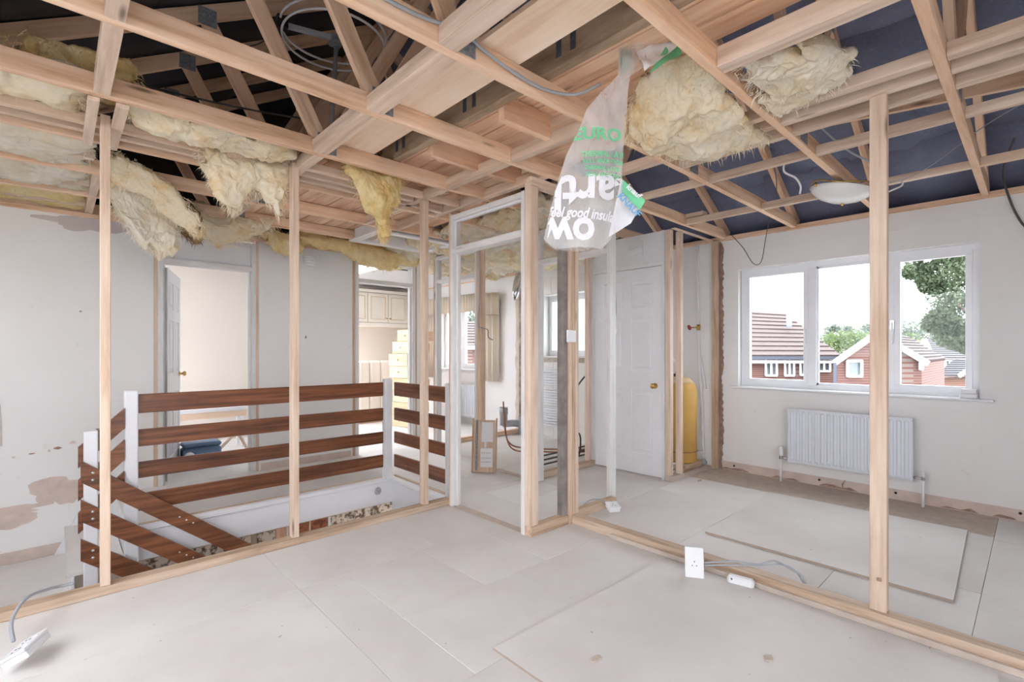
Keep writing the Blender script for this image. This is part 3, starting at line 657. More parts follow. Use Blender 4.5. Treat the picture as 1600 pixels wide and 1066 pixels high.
# window room partition
sp2 = thing('stud_partition', 'stripped stud wall with one post dividing off the window room', 'stud wall', (2.70, 1, 0))
box('sole_plate', (2.66, 2.735), (-2, 2.24), (.0015, .062), OLDPINE, sp2); box('under_batten', (2.640, 2.659), (-2, 1.9), (.0015, .028), DUSTY, sp2)
box('stud', (2.683, 2.728), (.452, .515), (.063, 2.3695), PINE, sp2, .002); box('stud', (2.683, 2.728), (-1.0, -.94), (.063, 2.3695), PINE, sp2, .002)
box('knot_stub', (2.674, 2.682), (.47, .485), (.2, .215), MORTAR, sp2)
# white door frame between the two partitions
df = thing('door_frame', 'white door frame with fanlight standing alone by the stair corner', 'door frame', (2.3, 2.75, 0))
box('jamb', (2.262, 2.345), (3.115, 3.145), (.0015, 2.29), WHITEPAINT, df, .002); box('jamb_stud', (2.268, 2.335), (3.146, 3.172), (.0015, 2.31), PINE, df, .002)
box('jamb', (2.262, 2.345), (2.315, 2.345), (.0015, 2.29), WHITEPAINT, df, .002); box('jamb_stud', (2.268, 2.345), (2.262, 2.3145), (.0665, 2.3145), PINE, df, .002)
box('transom', (2.262, 2.345), (2.345, 3.115), (1.985, 2.025), WHITEPAINT, df, .002); box('head', (2.262, 2.345), (2.345, 3.115), (2.245, 2.285), WHITEPAINT, df, .002)
box('stop_bead', (2.30, 2.318), (2.345, 2.36), (.0015, 1.985), WHITEPAINT, df); box('stop_bead', (2.30, 2.318), (3.10, 3.115), (.0015, 1.985), WHITEPAINT, df)
for y in (2.345, 3.1): box('glazing_bead', (2.282, 2.296), (y, y+.015), (2.025, 2.245), GLOSSWHITE, df)
for z in (2.025, 2.23): box('glazing_bead', (2.282, 2.296), (2.36, 3.1), (z, z+.015), GLOSSWHITE, df)
box('fanlight_pane', (2.298, 2.302), (2.345, 3.115), (2.025, 2.245), glassm('rippled_glass', (.98, .97, .96, 1), .07, .1, .6), df, 0)
box('threshold', (2.27, 2.335), (2.345, 3.115), (.0015, .006), DUSTY, df)
# corner posts
cp = thing('corner_posts', 'cluster of bare timber posts at the corner where the partitions meet', 'corner post', (2.66, 2.27, 0))
box('base_plate', (2.269, 2.64), (2.25, 2.315), (.0015, .066), OLDPINE, cp)
box('head_plate', (2.269, 2.78), (2.25, 2.315), (2.315, 2.3695), PINE, cp)
box('grey_stud', (2.585, 2.63), (2.255, 2.31), (.0665, 2.3145), plain('grey_stained_timber', sr(150, 142, 136), .8, 0, .15, 12), cp, .002)
box('stud', (2.6405, 2.672), (2.245, 2.315), (.0015, 2.3145), PINE, cp, .002); box('stud', (2.675, 2.705), (2.2415, 2.315), (.0015, 2.3145), OLDPINE, cp, .002); box('stud', (2.708, 2.745), (2.245, 2.315), (.0015, 2.3145), PINE, cp, .002)
# corridor side: short plate and white jamb, then bathroom doorway
bf = thing('door_frame', 'white painted frame of the bathroom doorway behind the corner posts', 'door frame', (3.3, 2.75, 0))
box('jamb', (3.25, 3.33), (2.335, 2.37), (.0015, 2.36), WHITEPAINT, bf, .002); box('jamb', (3.27, 3.35), (3.16, 3.195), (.0015, 2.34), WHITEPAINT, bf, .002)
box('transom', (3.27, 3.345), (2.371, 3.159), (2.02, 2.065), WHITEPAINT, bf, .002); box('head', (3.27, 3.345), (2.371, 3.159), (2.30, 2.34), WHITEPAINT, bf, .002)
box('fanlight_pane', (3.30, 3.304), (2.371, 3.159), (2.066, 2.30), glassm('old_glass', (.97, .97, .96, 1), .07, .05, .4), bf, 0)
box('base_plate', (2.746, 3.249), (2.27, 2.335), (.0015, .06), OLDPINE, bf)
box('hinge', (3.268, 3.27), (3.153, 3.16), (1.7, 1.8), STEEL, bf); box('hinge', (3.268, 3.27), (3.153, 3.16), (.25, .35), STEEL, bf)
bp = thing('stud_partition', 'low base plate and single stud left of the bathroom wall', 'stud wall', (3.8, 3.22, 0))
box('base_plate', (3.36, 4.19), (3.205, 3.27), (.0015, .06), OLDPINE, bp); box('stud', (4.09, 4.13), (3.21, 3.265), (.061, 2.2), PINE, bp, .002)
box('head_plate', (3.36, 4.19), (3.205, 3.27), (2.2005, 2.25), PINE, bp)
# landing doorway with old frame on the X=3.3 line
lf = thing('door_frame', 'pale stripped door frame at the end of the landing', 'door frame', (3.35, 4.5, 0))
box('jamb', (3.30, 3.37), (4.86, 4.895), (.0015, 2.34), WHITEPAINT, lf, .002); box('jamb_stud', (3.30, 3.37), (4.896, 4.93), (.0015, 2.36), OLDPINE, lf, .002)
box('jamb', (3.30, 3.37), (4.11, 4.14), (.0015, 2.34), WHITEPAINT, lf, .002); box('jamb_stud', (3.30, 3.37), (4.04, 4.109), (.0015, 2.36), PINE, lf, .002)
box('transom', (3.30, 3.37), (4.141, 4.859), (2.02, 2.06), WHITEPAINT, lf, .002); box('head', (3.30, 3.37), (4.141, 4.859), (2.30, 2.34), WHITEPAINT, lf, .002)
box('fanlight_pane', (3.33, 3.334), (4.141, 4.859), (2.061, 2.30), glassm('dusty_glass', (.95, .95, .95, 1), .1, .1, .4), lf, 0)
box('floor_batten', (3.26, 3.30), (3.3, 3.75), (.0015, .02), DUSTY, lf)
pl2 = thing('base_plate', 'bare timber plate on the floor between bathroom and bedroom', 'timber', (4.4, 5.25, 0))
box('plate_length', (3.75, 5.03), (5.22, 5.29), (.0015, .06), PINE2, pl2)
# ================================================================= AIRING CUPBOARD
ac = thing('cupboard_framing', 'bare framing of the airing cupboard around the water cylinder', 'cupboard frame', (4.3, 2.4, 0))
box('jamb', (4.17, 4.26), (2.385, 2.412), (.0015, 2.36), WHITEPAINT, ac, .002); box('stud', (4.19, 4.25), (2.335, 2.384), (.05, 2.36), PINE, ac, .002)
box('corner_stud', (4.33, 4.372), (2.30, 2.355), (.05, 2.36), PINE, ac, .002)
box('base_plate', (4.19, 4.40), (2.30, 2.384), (.0015, .049), DUSTY, ac); box('base_plate', (4.401, 4.98), (2.30, 2.345), (.0015, .03), DUSTY, ac)
box('wall_stud', (4.99, 5.035), (2.245, 2.31), (.0015, 2.36), OLDPINE, ac, .002)
box('jamb', (4.17, 4.26), (3.215, 3.245), (.0015, 2.36), WHITEPAINT, ac, .002)
box('head_panel', (4.19, 4.215), (2.413, 3.214), (2.035, 2.36), GLOSSWHITE, ac); box('head_architrave', (4.178, 4.19), (2.413, 3.214), (2.035, 2.075), GLOSSWHITE, ac)
vt = box('vent_grille', (4.183, 4.19), (2.62, 2.80), (2.15, 2.28), WHITEPLASTIC, ac)
for k in range(6): box('vent_slat', (4.176, 4.183), (2.63, 2.79), (2.16+k*.019, 2.168+k*.019), WHITEPLASTIC, vt)
box('top_batten', (4.2, 5.0), (2.29, 2.33), (2.362, 2.37), PINE, ac)
box('side_panel', (4.20, 4.23), (3.25, 3.34), (.0015, 2.15), GLOSSWHITE, ac)
cd = panel_door('panel_door', 'closed white six-panel door of the airing cupboard with brass knob', .80, 2.02)
knob(cd, (.715, 0, .875), '-Y'); box('latch_plate', (.797, .802), (.01, .03), (.85, .92), BLACKPLASTIC, cd, 0)
cd.location = (4.205, 3.213, .01); cd.rotation_euler = (0, 0, -math.pi/2)
# hot water cylinder
wc = thing('water_cylinder', 'yellow foam-lagged hot water cylinder in the cupboard', 'water cylinder', (4.72, 2.53, 0))
lathe('tank', [(.165, .09), (.178, .10), (.178, .76), (.172, .83), (.15, .89), (.105, .935), (.05, .955), (0, .96)], FOAM, wc, (4.72, 2.53, 0), 36)
box('plinth', (4.55, 4.90), (2.37, 2.70), (.0015, .089), OLDPINE, wc)
lathe('crown_scuff', [(.1505, .892), (.1055, .938), (.0505, .958), (.0, .963)], FOAMTOP, wc, (4.72, 2.53, 0), 36)
lathe('top_fitting', [(.0, .93), (.035, .93), (.035, .96), (.018, .965), (.018, 1.0), (0, 1.0)], BLACKPLASTIC, wc, (4.70, 2.54, .022), 14)
tube('lagged_outlet', [(4.70, 2.54, 1.0), (4.70, 2.55, 1.08), (4.68, 2.60, 1.14), (4.66, 2.66, 1.12), (4.65, 2.70, 1.02)], .022, WHITEPLASTIC, wc)
tube('band_wire', [(4.72+.181*math.cos(a*.3), 2.53+.181*math.sin(a*.3), .2) for a in range(22)], .004, COPPER, wc)
hp = thing('heating_pipe', 'white riser pipe with red valve beside the cylinder', 'pipe', (5.0, 2.42, 0))
tube('riser', [(5.0, 2.46, 2.36), (5.0, 2.455, 1.6), (5.0, 2.44, 1.1), (5.0, 2.42, .75), (4.99, 2.40, .3), (4.985, 2.39, .06)], .013, GLOSSWHITE, hp, 10)
tube('drop_pipe', [(5.0, 2.43, 1.15), (4.995, 2.395, .95), (4.99, 2.37, .82)], .011, GLOSSWHITE, hp, 8)
lathe('valve_body', [(.0, -.03), (.02, -.03), (.02, .03), (0, .03)], BRASS, hp, (5.0, 2.455, 1.47), 12)
tube('valve_stem', [(5.0, 2.455, 1.47), (4.97, 2.50, 1.47), (4.96, 2.52, 1.47)], .007, BRASS, hp)
lathe('valve_wheel', [(.006, -.006), (.026, -.008), (.03, 0), (.026, .008), (.006, .006)], REDPLASTIC, hp, (4.955, 2.535, 1.47), 16, Matrix.Rotation(math.radians(70), 4, 'X'))
tube('branch_pipe', [(4.99, 2.395, .16), (4.9, 2.40, .165), (4.82, 2.42, .165)], .009, GLOSSWHITE, hp)
lathe('pump_valve', [(0, -.03), (.03, -.03), (.034, 0), (.03, .03), (0, .03)], GREYPLASTIC, hp, (4.96, 2.39, .05), 14, Matrix.Rotation(math.radians(60), 4, 'X'))
cw = thing('cable_tangle', 'tangle of white cables on the cupboard floor', 'cable', (4.5, 2.45, 0))
random.seed(12)
for k in range(7):
    c = Vector((4.47+.14*random.random(), 2.42+.06*random.random(), .06)); r = random.uniform(.05, .12)
    tube('cable', [(c.x+r*1.2*math.cos(a+k), c.y+r*.35*math.sin(a+k), .02+.09*abs(math.sin(a*.5+k))) for a in (0, .7, 1.4, 2.1, 2.8, 3.5, 4.2, 4.9)], .005, WHITEPLASTIC, cw, 6)
# ================================================================= BALUSTRADE
bl = thing('balustrade', 'varnished plank balustrade with white newel posts around the stairwell', 'balustrade', (1.3, 4.2, 0))
def newel(x, y, z0, z1, s=.07):
    n = box('newel_post', (x-s/2, x+s/2), (y-s/2, y+s/2), (z0, z1), GLOSSWHITE, bl, .006); return n
newel(.365, 4.20, -.62, .955, .075); newel(2.29, 4.20, .009, .955); newel(2.365, 3.305, .009, .955, .05)
pn = newel(.155, 4.115, -.62, .715, .07)
box('end_trim', (2.395, 2.425), (3.28, 3.33), (.0015, .95), OLDPINE, bl)
RH = [(.795, .925), (.565, .682), (.348, .458), (.122, .240)]
for z0, z1 in RH:
    box('rail', (.403, 2.254), (4.205, 4.230), (z0, z1), RAIL, bl, .004)
    box('rail', (2.34, 2.365), (3.331, 4.164), (z0, z1), RAIL, bl, .004)
# raking rails: upper ones rise from the corner post to the landing newel, lower ones fall towards the flight below
def rake(name, x0, za, x1, zb, y, depth, t=.024, scr=()):
    dz = depth
    o = poly(name, [(x0, y, za), (x1, y, zb), (x1, y, zb-dz), (x0, y, za-dz)], RAIL, bl, (0, t, 0)); return o
for z in (.615, .405, .195): rake('raking_rail', .095, z-.005, .328, z+.225, 4.152, .135)
for k, z in enumerate((.54, .295, .05)):
    r = rake('raking_rail', .105, z, 1.55, z-1.17, 4.054, .135)
    for dx, dzz in ((.028, -.055), (.028, -.10)):
        lathe('screw_cap', [(0, 0), (.009, 0), (.009, .003), (0, .004)], CHROME, r, (.105+dx+.03, 4.0525, z+dzz-.03), 10, Matrix.Rotation(math.pi/2, 4, 'X'))
    for q in range(3): lathe('paint_spot', [(0, 0), (.006, 0), (0, .001)], INKW, r, (.62+.04*q, 4.0535, z-.47-.03*q), 7, Matrix.Rotation(math.pi/2, 4, 'X'))
# ================================================================= RADIATORS AND TOWEL RAIL
def radiator(label, x, y0, y1, z0, z1, pitch=.05, valves=True):
    r = thing('radiator', label, 'radiator', (x, (y0+y1)/2, z0))
    bm = bmesh.new(); n = int((y1-y0)/pitch); prof = []
    y = y0+.015
    pit = (y1-y0-.03)/n
    P = [(y0, .008), (y0+.012, .0)]
    for k in range(n):
        a = y0+.015+k*pit; P += [(a+pit*.15, 0), (a+pit*.30, .014), (a+pit*.70, .014), (a+pit*.85, 0)]
    P += [(y1-.012, 0), (y1, .008)]
    zs = [z0, z0+.02, z0+.035, z1-.035, z1-.02, z1]; rows = []
    for i, z in enumerate(zs):
        d = 1.0 if i in (2, 3) else 0.0; rows.append([bm.verts.new((x+(dd if (0 < j < len(P)-1) else .008)*d + (.006 if i in (0, 5) else 0), yy, z)) for j, (yy, dd) in enumerate(P)])
    for a, b in zip(rows, rows[1:]):
        for j in range(len(P)-1): bm.faces.new((a[j], a[j+1], b[j+1], b[j]))
    ex = bmesh.ops.extrude_face_region(bm, geom=bm.faces[:]); bmesh.ops.translate(bm, vec=(.022, 0, 0), verts=[v for v in ex['geom'] if isinstance(v, bmesh.types.BMVert)])
    bmesh.ops.recalc_face_normals(bm, faces=bm.faces); link('panel', mesh_of(bm, 'panel'), RADW, r)
    box('top_grille', (x+.022, x+.085), (y0+.01, y1-.01), (z1-.02, z1-.005), RADW, r)
    box('wall_bracket', (x+.03, WX-.001), (y0+.15, y0+.18), (z0+.05, z1-.05), RADW, r); box('wall_bracket', (x+.03, WX-.001), (y1-.18, y1-.15), (z0+.05, z1-.05), RADW, r)
    if valves:
        for (ys, s) in ((y0, -1), (y1, 1)):
            tube('valve_tail', [(x+.02, ys, z0+.03), (x+.02, ys+s*.06, z0+.03)], .010, CHROME, r, smooth=False); tube('valve_pipe', [(x+.02, ys+s*.06, z0+.03), (x+.02, ys+s*.06, .002)], .010, GLOSSWHITE, r, smooth=False)
            if s > 0: lathe('thermostat_head', [(0, 0), (.015, 0), (.022, .02), (.022, .075), (.016, .09), (0, .092)], WHITEPLASTIC, r, (x+.02, ys+s*.06, z0+.045), 16)
            else:
                lathe('valve_cap', [(0, 0), (.015, 0), (.017, .025), (.013, .045), (0, .047)], WHITEPLASTIC, r, (x+.02, ys+s*.06, z0+.04), 14)
            lathe('valve_nut', [(0, -.014), (.014, -.014), (.014, .014), (0, .014)], CHROME, r, (x+.02, ys+s*.06, z0+.03), 6, smooth=False)
    return r
radiator('white panel radiator on the wall below the large window', 4.93, .665, 1.57, .195, .69)
radiator('white radiator seen through the landing door frame', 4.93, 6.2, 6.85, .12, .66)
tr = thing('towel_rail', 'white ladder towel radiator on the bathroom wall', 'towel rail', (4.96, 4.5, .2))
for y in (4.27, 4.72): box('upright', (4.965, 4.99), (y-.013, y+.013), (.16, 1.02), RADW, tr, .005)
zz = .19
for g in range(3):
    for k in range(7):
        tube('rung', [(4.978, 4.283, zz), (4.978, 4.707, zz)], .009, RADW, tr, 8, False); zz += .036
    zz += .03
for y in (4.27, 4.72): box('bracket', (4.991, 5.038), (y-.008, y+.008), (.9, .915), RADW, tr)
# ================================================================= GLASS WOOL
def flat(x0, x1, y0, y1, z, sag=.03, n=4):
    g = []
    for v in range(n):
        y = y0+(y1-y0)*v/(n-1); g.append([(x0+(x1-x0)*u/(n-1), y, z-sag*math.sin(math.pi*v/(n-1))*(.6+.4*math.sin(u*2.1+y))) for u in range(n)])
    return g
batt('insulation_batt', 'cream insulation sagging between the nearest left joist and stair partition head', flat(-1.4, .1, 2.90, 3.24, 2.46, .05), .09, WOOL, .035, seed=1)
batt('insulation_batt', 'clump of insulation lying on top of the left joist by the white cross piece', flat(-.12, .27, 2.95, 3.25, 2.56, .0), .10, WOOLY, .03, seed=2)
batt('insulation_batt', 'flat pale insulation strip at far left just behind the partition head', flat(-1.4, .13, 3.56, 4.14, 2.43, .05), .07, WOOLP, .03, seed=3)
batt('insulation_batt', 'flat pale insulation strip at far left midway to the landing wall', flat(-1.4, .15, 4.19, 4.78, 2.43, .05), .07, WOOLP, .035, seed=4)
batt('insulation_batt', 'yellow insulation strip at far left against the stained landing wall', flat(-1.4, .15, 4.83, 5.42, 2.43, .05), .07, WOOLY, .03, seed=5)
batt('insulation_batt', 'ragged insulation tongue just right of the leftmost stud under the joist', [[(.25, 2.93, 2.47), (.5, 2.95, 2.44), (.75, 2.95, 2.43), (1.0, 2.95, 2.45)], [(.26, 3.08, 2.42), (.5, 3.08, 2.39), (.75, 3.08, 2.40), (1.0, 3.08, 2.42)], [(.30, 3.22, 2.46), (.55, 3.22, 2.44), (.78, 3.22, 2.42), (1.02, 3.2, 2.46)]], .06, WOOL, .04, seed=6, rag=.07)
batt('insulation_batt', 'large torn insulation flap drooping beside the second stud', [[(.62, 3.30, 2.47), (.78, 3.32, 2.45), (.95, 3.32, 2.46), (1.12, 3.30, 2.48)], [(.60, 3.26, 2.34), (.76, 3.25, 2.30), (.92, 3.26, 2.36), (1.08, 3.26, 2.38)], [(.66, 3.28, 2.22), (.74, 3.27, 2.15), (.90, 3.28, 2.28), (1.05, 3.26, 2.24)], [(.72, 3.30, 2.15), (.78, 3.3, 2.07), (.88, 3.3, 2.22), (1.04, 3.28, 2.08)]], .05, WOOL, .03, seed=7, rag=.07, fibres=420)
batt('insulation_batt', 'long insulation sheet hanging diagonally above the open doorway', [[(.26, 3.95, 2.48), (.42, 3.98, 2.42), (.58, 4.0, 2.32), (.76, 4.02, 2.12)], [(.24, 4.04, 2.40), (.40, 4.06, 2.34), (.56, 4.08, 2.24), (.74, 4.08, 2.06)], [(.25, 4.10, 2.32), (.36, 4.12, 2.30), (.52, 4.12, 2.20), (.70, 4.12, 2.08)]], .04, WOOL, .03, seed=8, rag=.05, fibres=400)
batt('insulation_batt', 'pale insulation curtain hanging to its lowest point in front of the doorway fanlight', [[(.24, 4.25, 2.42), (.36, 4.28, 2.40), (.5, 4.3, 2.34), (.62, 4.32, 2.28)], [(.27, 4.25, 2.22), (.40, 4.27, 2.18), (.52, 4.28, 2.16), (.64, 4.3, 2.15)], [(.36, 4.24, 2.05), (.46, 4.25, 1.96), (.54, 4.26, 1.92), (.64, 4.26, 2.0)]], .05, WOOLP, .035, seed=9, rag=.08, fibres=450)
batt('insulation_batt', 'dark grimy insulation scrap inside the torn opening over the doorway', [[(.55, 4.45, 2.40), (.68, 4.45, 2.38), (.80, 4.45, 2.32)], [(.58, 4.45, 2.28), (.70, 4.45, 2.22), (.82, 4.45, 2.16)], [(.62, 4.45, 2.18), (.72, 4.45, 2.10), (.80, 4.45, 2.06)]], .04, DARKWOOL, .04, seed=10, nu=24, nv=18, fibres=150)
batt('insulation_batt', 'broad crumpled insulation bulging over the doorway to the second stud', [[(.80, 4.85, 2.48), (1.05, 4.86, 2.46), (1.28, 4.86, 2.47), (1.5, 4.86, 2.46)], [(.82, 4.80, 2.34), (1.05, 4.78, 2.30), (1.28, 4.78, 2.34), (1.46, 4.8, 2.38)], [(.90, 4.84, 2.20), (1.05, 4.82, 2.14), (1.22, 4.82, 2.22), (1.38, 4.84, 2.32)]], .07, WOOL, .045, seed=11, rag=.07, fibres=420)
batt('insulation_batt', 'brownish rolled insulation clump at the wall top left of the second stud', [[(1.46, 5.12, 2.38), (1.6, 5.1, 2.39), (1.75, 5.1, 2.38)], [(1.5, 5.06, 2.30), (1.62, 5.05, 2.28), (1.78, 5.06, 2.30)], [(1.58, 5.1, 2.24), (1.68, 5.1, 2.20), (1.8, 5.1, 2.22)]], .09, WOOLY, .06, nu=30, nv=24, seed=12, fibres=200)
batt('insulation_batt', 'long yellow insulation strip with a hanging point above the second doorway', [[(1.8, 5.12, 2.44), (2.2, 5.12, 2.42), (2.65, 5.12, 2.40), (3.2, 5.12, 2.36)], [(1.8, 5.08, 2.37), (2.2, 5.08, 2.34), (2.62, 5.06, 2.27), (3.2, 5.08, 2.31)], [(1.82, 5.14, 2.34), (2.22, 5.14, 2.30), (2.62, 5.1, 2.15), (3.2, 5.14, 2.28)]], .05, WOOLY, .04, nu=60, nv=20, seed=13, rag=.05, fibres=420)
batt('insulation_batt', 'yellow insulation lump dangling below the joist between second and third stud', [[(1.34, 3.02, 2.43), (1.46, 3.0, 2.41), (1.60, 3.0, 2.42), (1.74, 3.0, 2.43)], [(1.37, 2.98, 2.34), (1.48, 2.96, 2.32), (1.61, 2.96, 2.33), (1.72, 2.98, 2.36)], [(1.46, 3.0, 2.24), (1.53, 2.98, 2.20), (1.61, 2.98, 2.19), (1.68, 3.0, 2.24)], [(1.59, 3.04, 2.13), (1.61, 3.03, 2.09), (1.63, 3.03, 2.09), (1.65, 3.04, 2.13)], [(1.60, 3.05, 2.02), (1.615, 3.05, 2.0), (1.64, 3.05, 2.0), (1.66, 3.05, 2.03)]], .07, WOOLY, .04, seed=14, rag=.03, fibres=260)
batt('insulation_batt', 'big cream insulation sheet hanging beside the plastic bag', [[(2.02, 1.26, 2.50), (1.99, 1.16, 2.52), (2.0, 1.07, 2.50), (2.02, .985, 2.47)], [(2.03, 1.335, 2.41), (2.10, 1.21, 2.38), (2.14, 1.09, 2.40), (2.13, .965, 2.42)], [(2.09, 1.41, 2.34), (2.22, 1.29, 2.30), (2.36, 1.16, 2.31), (2.36, .965, 2.36)], [(2.14, 1.40, 2.30), (2.46, 1.32, 2.28), (2.62, 1.17, 2.29), (2.72, .965, 2.33)]], .05, WOOL, .042, nu=90, nv=80, seed=15, rag=.04, fibres=500)
batt('insulation_batt', 'pale tufted insulation poking out to the right of the central joist', [[(2.04, .84, 2.42), (2.12, .72, 2.44), (2.18, .60, 2.46)], [(2.26, .84, 2.38), (2.32, .70, 2.39), (2.38, .54, 2.42)], [(2.48, .84, 2.37), (2.50, .72, 2.38), (2.52, .60, 2.41)]], .06, WOOLP, .04, seed=16, rag=.07, fibres=260, flen=.045)
# quilt over the corridor, bathroom and bedroom
for k, (y0, y1, lab) in enumerate(((2.21, 2.84, 'crinkled insulation quilt over the corridor behind the white door frame'), (2.88, 3.50, 'crinkled insulation quilt above the bathroom doorway'), (3.54, 4.14, 'crinkled insulation quilt over the bathroom'), (4.18, 4.78, 'crinkled insulation quilt above the small frosted window'), (4.82, 5.42, 'crinkled insulation quilt over the landing end'), (5.46, 6.05, 'crinkled insulation quilt over the edge of the bedroom'))):
    batt('insulation_quilt', lab, flat(2.78, (3.25, 4.15, 5.0, 5.0, 5.0, 5.0)[k], y0, y1, 2.41, .05), .05, WOOL if k % 2 else WOOLP, .075, nu=110, nv=40, rag=.04, seed=20+k, fibres=160)
# ================================================================= PLASTIC BAG, hung from the loft
Fv = Vector((math.cos(YAW), math.sin(YAW), 0)); Rv = Vector((math.sin(YAW), -math.cos(YAW), 0))
BO = Vector((1.74, 1.26, 0))          # plumb line of the bag; it hangs facing the door end of the room
def bagpt(a, z, out=0.0): return BO + Rv*(a+.03) + Vector((0, 0, z-.05)) - Fv*out
# half outline: height, left, right (metres along the sheet)
ROWS = [(2.62, .02, .14), (2.535, .015, .105), (2.47, .015, .065), (2.40, -.055, .055), (2.315, -.125, .05), (2.235, -.155, .042), (2.125, -.21, .032), (2.015, -.245, .026), (1.905, -.275, .02), (1.82, -.295, .01), (1.755, -.31, -.02), (1.715, -.26, -.06)]
def bagrow(z):
    for (za, la, ra), (zb, lb, rb) in zip(ROWS, ROWS[1:]):
        if za >= z >= zb:
            t = (za-z)/(za-zb); return la+(lb-la)*t, ra+(rb-ra)*t
    return ROWS[-1][1:] if z < ROWS[-1][0] else ROWS[0][1:]
def bagout(a, z):
    l, r = bagrow(z); u = (a-l)/max(1e-4, r-l); pin = max(0, min(1, (2.45-z)/.4))
    return .045*math.sin(math.pi*min(1, max(0, u)))*pin + .018*noise.noise(Vector((a*9, z*5, 3))) + .006*noise.noise(Vector((a*30, z*12, 1)))
bag = thing('plastic_bag', 'torn clear plastic insulation sack with white and green print hanging from the loft', 'plastic bag', (1.74, 1.26, 2.4))
def bagsheet(name, mat, back=False):
    bm = bmesh.new(); nz, na = 60, 22; g = []
    for i in range(nz+1):
        z = 2.62+(1.715-2.62)*i/nz; l, r = bagrow(z); row = []
        for j in range(na+1):
            a = l+(r-l)*j/na; o = bagout(a, z)
            if back: o = -o*.8-.012
            row.append(bm.verts.new(bagpt(a, z, o)))
        g.append(row)
    for i in range(nz):
        for j in range(na): bm.faces.new((g[i][j], g[i][j+1], g[i+1][j+1], g[i+1][j]))
    return link(name, mesh_of(bm, name, True), mat, bag)
bagsheet('front_film', FILM); bagsheet('back_film', FILM, True)
def bagtext(txt, size, a0, z0, mat, rot180=False, flipv=False, shear=0, name='printed_lettering', sx=1.0, tilt=0.0, clip=True):
    me = text_mesh(txt, size, shear); c, s = math.cos(tilt), math.sin(tilt)
    bm = bmesh.new(); bm.from_mesh(me); bpy.data.meshes.remove(me)
    bmesh.ops.triangulate(bm, faces=bm.faces); bmesh.ops.subdivide_edges(bm, edges=[e for e in bm.edges if e.calc_length() > size*.25], cuts=2)
    kill = []
    for v in bm.verts:
        x, y = v.co.x*sx, v.co.y
        if rot180: x, y = -x, -y
        if flipv: y = -y
        a = a0+x*c-y*s; z = z0+x*s+y*c; l, r = bagrow(max(1.716, min(2.6, z)))
        if clip and (a < l-.002 or a > r+.002 or z < 1.716): kill.append(v)
        v.co = bagpt(a, z, bagout(a, z)+.004)
    if kill: bmesh.ops.delete(bm, geom=kill, context='VERTS')
    return link(name, mesh_of(bm, name), mat, bag)
bagtext('earth', .20, .085, 2.012, INKW, rot180=True, sx=.95, tilt=-.03)
bagtext('feel good insulation', .062, -.292, 1.855, INKW, shear=.25, sx=.72, tilt=-.10)
bagtext('wo', .19, -.31, 1.845, INKW, flipv=True, sx=.9, tilt=-.06)
bagtext('EURO', .075, -.185, 2.185, INKG, tilt=-.06, sx=1.05)
for k in range(4): bagtext('ROLL MADE FROM' if k % 2 else 'THERMAL LAYER', .026 if k else .034, -.15+.006*k, 2.105-k*.03, INKG, tilt=-.03, sx=.8)
# folded label at the lower right of the sack, and the crumpled neck
def sheet(name, pts4, mat, nu=14, nv=10, amp=.012, seed=0):
    bm = bmesh.new(); g = []; A, B, Cc, D = [Vector(p) for p in pts4]
    for i in range(nv+1):
        r = []
        for j in range(nu+1):
            u, v = j/nu, i/nv; p = A.lerp(B, u).lerp(D.lerp(Cc, u), v)
            r.append(bm.verts.new(p - Fv*(amp*noise.noise(p*14+Vector((seed, 0, 0)))*2)))
        g.append(r)
    for i in range(nv):
        for j in range(nu): bm.faces.new((g[i][j], g[i][j+1], g[i+1][j+1], g[i+1][j]))
    return link(name, mesh_of(bm, name, True), mat, bag)
lab = sheet('folded_label', [bagpt(.020, 2.015, .02), bagpt(.12, 1.92, .02), bagpt(.065, 1.824, .01), bagpt(-.032, 1.763, .01)], FILMW, seed=2, amp=.004)
sheet('green_band', [bagpt(.028, 2.005, .028), bagpt(.122, 1.915, .028), bagpt(.10, 1.875, .027), bagpt(.022, 1.955, .028)], INKG, seed=2, amp=.004)
def flat_text(txt, size, a0, z0, ang, mat, out=.04):
    me = text_mesh(txt, size); c, s = math.cos(ang), math.sin(ang)
    for v in me.vertices: v.co = bagpt(a0+v.co.x*c-v.co.y*s, z0+v.co.x*s+v.co.y*c, out)
    return link('printed_lettering', me, mat, bag)
flat_text('KNAUF', .038, .0, 1.93, math.radians(-46), INKB); flat_text('knauf', .034, .036, 1.968, math.radians(-42), INKW, .042)
sheet('crumpled_neck', [bagpt(.018, 2.64, -.04), bagpt(.10, 2.66, -.04), bagpt(.07, 2.52, .0), bagpt(.03, 2.47, .0)], INKGD, seed=5, amp=.02)
sheet('crumpled_neck', [bagpt(.085, 2.55, .03), bagpt(.235, 2.63, .0), bagpt(.262, 2.57, .03), bagpt(.11, 2.45, .05)], FILMW, seed=6, amp=.02)
sheet('crumpled_neck', [bagpt(.225, 2.60, .03), bagpt(.272, 2.60, .02), bagpt(.277, 2.54, .04), bagpt(.134, 2.447, .06)], INKG, seed=7, amp=.015)
sheet('crumpled_neck', [bagpt(.04, 2.66, .0), bagpt(.12, 2.66, .02), bagpt(.13, 2.5, .05), bagpt(.01, 2.40, .04)], FILM, seed=8, amp=.03)
